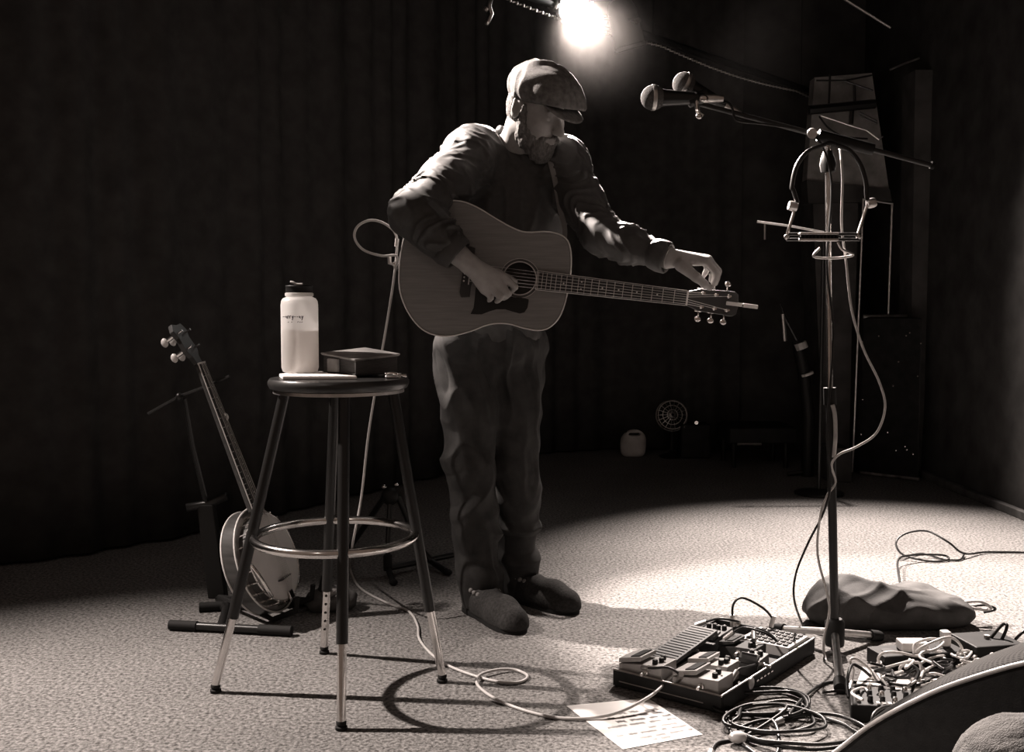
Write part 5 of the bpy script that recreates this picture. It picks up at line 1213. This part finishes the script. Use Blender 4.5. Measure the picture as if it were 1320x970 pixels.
# button unit at the right end
BU = thing('button_controller', 'flat pale unit with a grid of small buttons at the far end of the pedalboard', 'controller', pbp(0.09, 0.50, DECK))
c = [(0.015, 0.435), (0.165, 0.435), (0.165, 0.572), (0.015, 0.572)]
MB().hexa([pbp(s, t, DECK + 0.0005) for s, t in c], [pbp(s, t, DECK + 0.030) for s, t in c]).build('housing', 'pedallight', BU, bevel=0.002)
for i in range(7):
    for j in range(5): MB().box(pbp(0.032 + i * 0.0185, 0.452 + j * 0.0255, DECK + 0.032), (0.012, 0.015, 0.005), PM.to_3x3()).build('button', 'pedaldark', BU)
# patch cords and plugs
def plug_cord(name, pts, r, m, label, cat='cable', group=None, plug=True, k=7):
    t = thing(name, label, cat, pts[0], group)
    P = spline(pts, k); MB().tube(P, r, 8).build('wire', m, t, smooth=True)
    if plug:
        for a, b in ((P[0], P[2]), (P[-1], P[-3])):
            d = (Vector(b) - Vector(a)).normalized(); MB().tube([a - d * 0.012, a + d * 0.022], r * 2.1, 10).build('plug', 'steel', t, smooth='auto')
    return t
plug_cord('patch_cord', [pbp(LA_ - 0.09, 0.012 + 0.0, 0.066), pbp(0.19, -0.006, 0.078), pbp(0.15, 0.0, 0.086), pbp(0.12, 0.004, 0.074), pbp(0.125, 0.012, 0.060)], 0.0035, 'cable', 'short black patch cord joining the two front grey stompboxes')
plug_cord('patch_cord', [pbp(0.15, 0.33, 0.085), pbp(0.11, 0.34, 0.115), pbp(0.05, 0.36, 0.105), pbp(0.03, 0.39, 0.08), pbp(0.06, 0.42, 0.085), pbp(0.10, 0.40, 0.10), pbp(0.09, 0.37, 0.085)], 0.0035, 'cable', 'black patch cord coiled over the middle of the pedalboard')
plug_cord('arched_cable', [pbp(0.20, 0.46, 0.085), pbp(0.20, 0.462, 0.135), pbp(0.19, 0.50, 0.150), pbp(0.15, 0.545, 0.12), pbp(0.13, 0.575, 0.085), pbp(0.13, 0.577, 0.068)], 0.0036, 'cable', 'black cord arching up from a standing plug over the pedalboard')
plug_cord('patch_cord', [pbp(0.02, 0.10, 0.062), pbp(0.018, 0.13, 0.075), pbp(0.016, 0.17, 0.07), pbp(0.02, 0.26, 0.055)], 0.0035, 'cable', 'short black patch cord along the pedalboard side wall')
plug_cord('patch_cord', [pbp(0.26, 0.37, 0.09), pbp(0.21, 0.39, 0.11), pbp(0.17, 0.43, 0.10), pbp(0.19, 0.47, 0.08)], 0.0035, 'cable', 'short black patch cord behind the volume pedal')

# ---------------------------------------------------------------- set list sheet
pc = [fl(730, 911), fl(835, 901), fl(906, 948), fl(803, 967)]
SL = thing('set_list_sheet', 'white sheet with handwritten song titles on the carpet before the pedalboard', 'paper', pc[0])
MB().hexa([p + Vector((0, 0, 0.0008)) for p in pc], [p + Vector((0, 0, 0.0014)) for p in pc]).build('sheet', 'paper', SL)
def scribble():
    rnd = random.Random(21); mb = MB(); mb2 = MB()
    def at(a, b): return pc[0].lerp(pc[1], a).lerp(pc[3].lerp(pc[2], a), b) + Vector((0, 0, 0.0017))
    for row, (b, a0, a1, w) in enumerate(((0.30, 0.42, 0.95, 0.0011), (0.39, 0.25, 0.98, 0.0017), (0.48, 0.30, 0.95, 0.0016), (0.57, 0.12, 0.92, 0.0012), (0.68, 0.55, 0.95, 0.0009), (0.76, 0.10, 0.9, 0.0010), (0.86, 0.30, 0.93, 0.0009), (0.93, 0.25, 0.55, 0.0008))):
        a = a0
        while a < a1:
            n = rnd.randint(4, 13); wl = n * 0.019; pts = []
            for k in range(n * 2): pts.append(at(min(a + wl * k / (n * 2), 0.97), b + (0.026 if k % 2 else -0.022) * rnd.uniform(0.5, 1.3)))
            (mb2 if w > 0.0015 else mb).tube(pts, w * 0.45, 4); a += wl + 0.03 + rnd.random() * 0.04
    return mb, mb2
s1, s2 = scribble(); s1.build('handwriting', 'ink', SL, kind='stuff'); s2.build('bold_handwriting', 'ink', SL, kind='stuff')

# ---------------------------------------------------------------- soft bag behind the microphone stand
def bag():
    c = Vector((1.17, 3.34, 0)); fd = Field((0.80, 3.10, -0.01), (1.58, 3.62, 0.26), 0.006)
    fd.ell((1.05, 3.29, 0.045), (0.11, 0.11, 0.070), k=0.05); fd.ell((1.17, 3.29, 0.050), (0.14, 0.12, 0.072), k=0.06)
    fd.ell((1.31, 3.29, 0.042), (0.13, 0.11, 0.062), k=0.06); fd.ell((1.40, 3.28, 0.035), (0.06, 0.06, 0.042), k=0.05)
    fd.plane((0, 0, 0.001), (0, 0, -1)); V, Fc = fd.mesh(3); N = normals(V, Fc)
    w = np.clip(V[:, 2] / 0.04, 0, 1)
    d = w * (0.036 * (ridge(V, (2.8, 2.8, 1.5), 17, 0.5) ** 1.5 - 0.3) + 0.009 * (ridge(V, (5, 5, 3), 19, 0.5) - 0.4))
    return V + N * d[:, None], Fc
BG = thing('canvas_bag', 'dark crumpled soft canvas bag slumped behind the microphone stand', 'bag', (1.17, 3.32, 0))
field_obj('bag_body', *bag(), 'bag', BG)
MB().tube(spline([(1.43, 3.27, 0.07), (1.48, 3.26, 0.075), (1.515, 3.26, 0.055), (1.50, 3.27, 0.045), (1.44, 3.27, 0.055)], 7), 0.005, 8).build('drawstring', 'greycable', BG, smooth=True)
MB().tube(spline([(1.44, 3.28, 0.05), (1.50, 3.27, 0.06), (1.535, 3.27, 0.047), (1.50, 3.275, 0.035)], 7), 0.004, 8).build('drawstring', 'cable', BG, smooth=True)

# ---------------------------------------------------------------- cables on the floor
def coil(name, cu, cv, ru, rv, turns, seed, r, m, label, tail=None, lift=0.02, group=None):
    rnd = random.Random(seed); pts = []
    n = int(turns * 9)
    du, dv = rnd.uniform(-6, 6), rnd.uniform(-3, 3)
    for i in range(n):
        a = 2 * PI * i / 9 + rnd.uniform(-0.12, 0.12); k = 1 + rnd.uniform(-0.22, 0.22)
        z = r + rnd.random() * lift * (i / n) + 0.0005
        pts.append(fl(cu + du * i / n + ru * k * math.cos(a + seed), cv + dv * i / n + rv * k * math.sin(a + seed), z))
    if tail: pts += [fl(*p) if len(p) == 3 else fl(p[0], p[1], r + 0.0005) for p in tail]
    return plug_cord(name, pts, r, m, label, group=group, plug=bool(tail), k=6)
coil('coiled_cable', 985, 905, 62, 17, 3.2, 1, 0.0042, 'cable', 'thick black cable coiled in front of the pedalboard side', [(1060, 882), (1120, 880), (1180, 884)])
coil('coiled_cable', 1000, 925, 58, 18, 2.6, 2, 0.0042, 'cable', 'black cable coil overlapping the paper-side end of the cable heap', [(960, 950), (925, 958), (915, 975)], 0.035)
coil('coiled_cable', 1040, 945, 70, 20, 2.2, 4, 0.0045, 'cable', 'loose black cable loops nearest the monitor wedge', [(1000, 975), (950, 985)], 0.03)
plug_cord('stray_cable', [fl(922, 905, .004), fl(935, 925, .004), fl(945, 950, .005), fl(968, 968, .004), fl(990, 985, .004)], 0.0042, 'cable', 'black cable crossing the carpet with a pale plug near the sheet')
tag(MB().ell(fl(951, 951, 0.016), (0.022, 0.016, 0.014), n=10, m=7).build('cable_adaptor', 'tuner', smooth=True), 'small pale plug adaptor lying on the black cable loops', 'adaptor')
plug_cord('stray_cable', [fl(1165, 780, .006), fl(1164, 766, .01), fl(1159, 745, .02), fl(1158, 722, .03), fl(1175, 716, .03), fl(1215, 716, .02), fl(1222, 722, .008), fl(1200, 724, .006), fl(1165, 716, .02), fl(1155, 700, .06), fl(1168, 688, .09), fl(1195, 685, .10), fl(1222, 699, .07), fl(1243, 714, .02), fl(1275, 712, .006), fl(1340, 713, .006), fl(1420, 716, .006)], 0.0042, 'cable', 'black cable rising in a loop on the bright carpet behind the bag', plug=False)
plug_cord('stray_cable', [fl(1243, 714, .012), fl(1237, 722, .006), fl(1215, 721, .006), fl(1190, 714, .006), fl(1160, 719, .012)], 0.0038, 'cable', 'second thin cable lying flat beside the rising cable loop', plug=False)
plug_cord('stray_cable', [fl(1270, 838, .006), fl(1276, 825, .05), fl(1292, 806, .09), fl(1298, 808, .09), fl(1290, 826, .05), fl(1274, 836, .02), fl(1240, 828, .006)], 0.0048, 'cable', 'black cable standing up in a narrow loop beside the black box', plug=False)
plug_cord('stray_cable', [fl(1304, 840, .006), fl(1308, 826, .05), fl(1325, 812, .08), fl(1345, 815, .06)], 0.0045, 'cable', 'black cable arching away at the side of the black box', plug=False)
plug_cord('stray_cable', [fl(1240, 828, .012), fl(1290, 832, .012), fl(1340, 842, .012)], 0.0045, 'cable', 'straight black cable lying past the bag drawstring', plug=False)
GR = [
    ('white cable arched over the long black strip', [(1137, 862, .01), (1132, 850, .04), (1140, 842, .06), (1160, 842, .06), (1180, 846, .05), (1196, 846, .03)]),
    ('white cable looped on top of the black power strip', [(1178, 842, .06), (1180, 830, .08), (1200, 824, .09), (1216, 828, .08), (1205, 838, .07), (1182, 842, .06), (1190, 834, .08), (1222, 822, .10), (1238, 832, .07), (1240, 848, .03)]),
    ('white cable forming a square bend before the power strip', [(1165, 876, .006), (1160, 862, .03), (1172, 855, .05), (1186, 856, .05), (1186, 868, .03), (1180, 880, .01)]),
    ('white cable running across the carpet under the tangle', [(1120, 866, .008), (1150, 874, .008), (1200, 878, .01), (1230, 866, .02), (1258, 846, .03), (1275, 836, .02)]),
    ('white cable tucked beside the black box', [(1205, 880, .01), (1228, 876, .012), (1245, 860, .02), (1262, 842, .03), (1290, 838, .02), (1312, 850, .02)]),
    ('white cable zigzagging next to the monitor grille', [(1248, 872, .01), (1262, 862, .02), (1250, 860, .025), (1270, 850, .03), (1256, 868, .015), (1282, 858, .02)]),
    ('white cable along the front of the tangle', [(1095, 890, .01), (1100, 866, .03), (1096, 852, .06), (1104, 850, .06), (1120, 862, .03), (1130, 876, .01)]),
]
for i, (lab, p) in enumerate(GR): plug_cord('tangled_cable', [fl(*q) for q in p], 0.0040, 'whitecable', lab, group='cables tangled beside the monitor', plug=i % 2 == 0)
BLK = [
    ('black cable across the front of the white tangle', [(1060, 893, .006), (1100, 890, .012), (1150, 895, .02), (1195, 902, .02), (1230, 890, .02)]),
    ('thin black cable standing between pedal knobs and tangle', [(1172, 900, .01), (1180, 880, .04), (1184, 866, .06), (1176, 858, .07)]),
    ('thin black cable dropping to the knobbed box', [(1094, 900, .03), (1092, 880, .05), (1098, 858, .06), (1110, 862, .05), (1122, 872, .02)]),
    ('black cable curling in front of the knobbed box', [(1152, 950, .01), (1128, 938, .05), (1126, 922, .08), (1140, 912, .08), (1160, 912, .06)]),
    ('black cable bent under the power strip', [(1225, 862, .01), (1210, 872, .012), (1180, 884, .012), (1150, 882, .012)]),
    ('black cable from the strip to the monitor', [(1240, 850, .03), (1262, 852, .03), (1290, 860, .02), (1300, 870, .01)]),
]
for lab, p in BLK: plug_cord('tangled_cable', [fl(*q) for q in p], 0.0042, 'cable', lab, group='cables tangled beside the monitor', plug=False)
rnd = random.Random(77)
for i in range(18):
    u = rnd.uniform(1105, 1262); lim = 905 - (u - 1105) * 0.23; v = rnd.uniform(842, lim - 4); pts = []
    dirx = rnd.choice((-1, 1)); zz = rnd.uniform(0.012, 0.05)
    for k in range(rnd.randint(5, 8)):
        pts.append(fl(u, v, max(0.006, zz))); u += dirx * rnd.uniform(4, 20) ; v += rnd.uniform(-11, 11); zz += rnd.uniform(-0.03, 0.03); zz = min(zz, 0.09)
        lim = 905 - (min(max(u, 1105), 1290) - 1105) * 0.25; v = min(max(v, 840), lim)
        if rnd.random() < 0.3: dirx = -dirx
        u = min(max(u, 1098), 1285)
    wh = i % 3 != 0
    plug_cord('knotted_lead', pts, 0.0036, 'whitecable' if wh else 'cable', ('thin white lead' if wh else 'thin black lead') + ' in the knot of wiring between bag and monitor', group=('white' if wh else 'black') + ' leads knotted by the monitor', plug=False)
# boxes in the tangle
def gear_box(name, p0, ex_, ey_, h, m, label, cat, bev=0.004):
    P = [p0, p0 + ex_, p0 + ex_ + ey_, p0 + ey_]; t = thing(name, label, cat, p0)
    MB().hexa([Vector((p.x, p.y, 0.0015)) for p in P], [Vector((p.x, p.y, h)) for p in P]).build('housing', m, t, bevel=bev); return t, P
t, P = gear_box('power_strip', fl(1140, 868), Vector((0.25, 0.05, 0)), Vector((-0.02, 0.09, 0)), 0.045, 'blackplastic', 'long black power strip under the white cables beside the bag', 'power strip')
for k in range(4):
    q = P[0].lerp(P[1], 0.15 + k * 0.22).lerp(P[3].lerp(P[2], 0.15 + k * 0.22), 0.5); MB().lathe([(0.018, 0), (0.018, 0.002)], Matrix.Translation((q.x, q.y, 0.0445)), 14).build('socket', 'pedaldark', t)
q = P[0].lerp(P[1], 0.42).lerp(P[3].lerp(P[2], 0.42), 0.4); tag(MB().box((q.x, q.y, 0.060), (0.075, 0.05, 0.026)).build('white_adaptor', 'pearl', bevel=0.003), 'white plug-in power adaptor standing on the power strip', 'adaptor')
q = P[0].lerp(P[1], 0.86).lerp(P[3].lerp(P[2], 0.86), 0.55); tag(MB().box((q.x, q.y, 0.068), (0.024, 0.028, 0.042)).build('white_plug', 'pearl', bevel=0.003), 'small upright white plug at the end of the power strip', 'plug')
t, P = gear_box('direct_box', fl(1258, 860), Vector((0.15, 0.03, 0)), Vector((-0.02, 0.13, 0)), 0.055, 'tolex', 'squat black box on the carpet behind the monitor grille', 'box')
MB().lathe([(0.008, 0), (0.008, 0.01)], Matrix.Translation((P[0] + P[2]) / 2 + Vector((0, 0, 0.055))), 12).build('socket', 'steel', t)
t, P = gear_box('knobbed_box', fl(1096, 932), Vector((0.15, -0.02, 0)), Vector((0.035, 0.12, 0)), 0.045, 'blackplastic', 'small black mixer with rows of shiny knobs amid the cables', 'mixer')
for i in range(5):
    for j in range(3):
        q = P[0].lerp(P[1], 0.12 + i * 0.19).lerp(P[3].lerp(P[2], 0.12 + i * 0.19), 0.2 + j * 0.3)
        MB().lathe([(0.007, 0), (0.0065, 0.012), (0.004, 0.015)], Matrix.Translation((q.x, q.y, 0.045)), 10).build('knob', 'chrome' if (i + j) % 3 == 0 else 'rubber', t, smooth='auto')
for k in range(6):
    q = P[0].lerp(P[1], 0.45 + k * 0.09); MB().box((q.x, q.y + 0.012, 0.047), (0.008, 0.012, 0.004)).build('switch', 'pearl', t)
PAP = [
    ('crumpled white paper scrap left of the power strip', (1104, 884), (1112, 870), (1134, 872), (1136, 886)),
    ('white torn card in front of the power strip', (1150, 892), (1160, 880), (1188, 884), (1184, 896)),
    ('white card scrap touching the monitor grille', (1192, 900), (1200, 886), (1226, 888), (1216, 903)),
    ('small folded white card by the knobbed box', (1165, 916), (1172, 905), (1190, 908), (1180, 920)),
]
for lab, *c in PAP:
    P = [fl(u, v) for u, v in c]; zz = [0.004, 0.020, 0.012, 0.002]
    b_ = [Vector((p.x, p.y, z)) for p, z in zip(P, zz)]
    tag(MB().hexa(b_, [p + Vector((0, 0, 0.0012)) for p in b_]).build('paper_scrap', 'paper'), lab, 'paper')

# ---------------------------------------------------------------- monitor wedge
we = Vector((0.70, -0.714, 0)); wd = Vector((0.714, 0.70, 0)); w0 = px(1085, 974, 2.1); w0 = Vector((w0.x, w0.y, 0))
WP = [(-0.07, 0.0), (-0.06, 0.035), (0.0, 0.10), (0.074, 0.176), (0.182, 0.262), (0.27, 0.318), (0.35, 0.362), (0.43, 0.396), (0.47, 0.402), (0.50, 0.380), (0.52, 0.30), (0.53, 0.0)]
def wp(s, z, k): return w0 + we * s + wd * k + Vector((0, 0, z))
MW = thing('stage_monitor', 'black wedge stage monitor with curved grille and pale edge painted as lit', 'speaker', wp(0.25, 0, 0.2))
prof = spline([Vector((s, z, 0)) for s, z in WP[1:10]], 5); prof = [Vector((-0.06, 0.0, 0))] + prof + [Vector((0.53, 0.30, 0)), Vector((0.53, 0.0, 0))]
WD = 0.30
MB().hexa([wp(p.x, max(p.y, 0.0), 0) for p in prof], [wp(p.x, max(p.y, 0.0), WD) for p in prof]).build('cabinet', 'cabinet', MW, smooth='auto')
sl = [p for p in prof if -0.05 < p.x < 0.47 and p.y > 0.02]
for k in (0.0, WD): MB().tube([wp(p.x, p.y, k) for p in sl], 0.0045, 8).build('edge_trim', 'rim', MW, smooth=True)  # pale colour paints the light caught along the cabinet edge
V = []; Fs = []; nk_ = 14
for i, p in enumerate(sl):
    a, b = sl[max(i - 1, 0)], sl[min(i + 1, len(sl) - 1)]; t_ = (b - a).normalized(); nn = Vector((-t_.y, t_.x, 0))
    for j in range(nk_ + 1):
        k = j / nk_; bul = 0.012 * (1 - (2 * k - 1) ** 4) * min(1, 6 * i / len(sl), 6 * (len(sl) - 1 - i) / len(sl)); V.append(wp(p.x + nn.x * bul, p.y + nn.y * bul, 0.012 + (WD - 0.024) * k))
for i in range(len(sl) - 1):
    for j in range(nk_): Fs.append((i * (nk_ + 1) + j, i * (nk_ + 1) + j + 1, (i + 1) * (nk_ + 1) + j + 1, (i + 1) * (nk_ + 1) + j))
def grille_mat():
    m = MT['grille']; nt = m.node_tree; b = nt.nodes['Principled BSDF']; tc = nt.nodes.new('ShaderNodeTexCoord')
    v = nt.nodes.new('ShaderNodeTexVoronoi'); v.inputs['Scale'].default_value = 190; v.inputs['Randomness'].default_value = 0.0
    r = nt.nodes.new('ShaderNodeValToRGB'); r.color_ramp.elements[0].position = 0.32; r.color_ramp.elements[0].color = (0.006, 0.006, 0.006, 1); r.color_ramp.elements[1].position = 0.45; r.color_ramp.elements[1].color = (0.030, 0.029, 0.028, 1)  # dark dots paint the shade inside the grille holes
    nt.links.new(tc.outputs['Object'], v.inputs['Vector']); nt.links.new(v.outputs['Distance'], r.inputs['Fac']); nt.links.new(r.outputs['Color'], b.inputs['Base Color'])
grille_mat()
go = MB().add(V, Fs).build('grille', 'grille', MW, smooth=True); go.modifiers.new('thickness', 'SOLIDIFY').thickness = 0.002
MB().tube(spline([wp(0.16, 0.10, -0.004), wp(0.17, 0.10, -0.02), wp(0.27, 0.10, -0.02), wp(0.28, 0.10, -0.004)], 5), 0.008, 8).build('carry_handle', 'rubber', MW, smooth=True)

# ---------------------------------------------------------------- listener in front of the stage
AC = px(1324, 1036, 1.18)
AU = thing('person', 'listener below the stage edge, only a grey fuzzy head showing by the monitor', 'person', (AC.x, AC.y, -1.15))
def listener():
    fd = Field((AC.x - 0.34, AC.y - 0.25, -1.17), (AC.x + 0.34, AC.y + 0.25, AC.z + 0.14), 0.010); z0 = AC.z
    fd.ell(AC, (0.076, 0.092, 0.088), k=0.02); fd.ell(AC + Vector((0, 0.03, -0.07)), (0.058, 0.066, 0.07), k=0.03)
    fd.cone(AC + Vector((0, -0.02, -0.08)), AC + Vector((0, -0.02, -0.24)), 0.055, 0.065, 0.03)
    fd.ell(AC + Vector((0, -0.02, -0.42)), (0.18, 0.12, 0.22), k=0.06); fd.ell(AC + Vector((0, -0.02, -0.68)), (0.16, 0.12, 0.2), k=0.06)
    for s in (-1, 1):
        sh = AC + Vector((0.18 * s, -0.02, -0.28)); fd.chain([sh, sh + Vector((0.05 * s, -0.01, -0.30)), sh + Vector((0.03 * s, 0.06, -0.55))], [0.06, 0.045, 0.032], 0.03)
        hd_ = sh + Vector((0.03 * s, 0.06, -0.55)); fd.cone(hd_, hd_ + Vector((0, 0.02, -0.09)), 0.03, 0.022, 0.01)
        for q in range(4): fd.cone(hd_ + Vector((-0.02 + 0.013 * q, 0.02, -0.08)), hd_ + Vector((-0.02 + 0.013 * q, 0.03, -0.16)), 0.009, 0.008, 0.004)
        fd.cone(hd_ + Vector((0, 0.02, -0.03)), hd_ + Vector((-0.03 * s, 0.05, -0.10)), 0.011, 0.009, 0.004)
        hp_ = Vector((AC.x + 0.09 * s, AC.y - 0.02, z0 - 0.80)); fd.chain([hp_, Vector((hp_.x, hp_.y + 0.01, -0.68)), Vector((hp_.x, hp_.y - 0.01, -1.07))], [0.095, 0.062, 0.042], 0.03)
        fd.cone(Vector((hp_.x, hp_.y - 0.03, -1.11)), Vector((hp_.x + 0.02 * s, hp_.y + 0.14, -1.12)), 0.042, 0.036, 0.02)
    fd.plane((0, 0, -1.148), (0, 0, -1))
    return fd.mesh(2)
field_obj('body', *listener(), 'coat', AU)
def fuzz():
    fd = Field(AC - Vector((0.14,) * 3), AC + Vector((0.14,) * 3), 0.005); fd.ell(AC + Vector((0, -0.004, 0.004)), (0.088, 0.102, 0.098), k=0.01); fd.plane(AC + Vector((0, 0, -0.03)), (0, 0.5, -1))
    V, Fc = fd.mesh(2); N = normals(V, Fc); return V + N * (0.0012 * vnoise(V, 30, 8) + 0.0006 * vnoise(V, 90, 9))[:, None], Fc
field_obj('hair', *fuzz(), 'fuzz', AU)
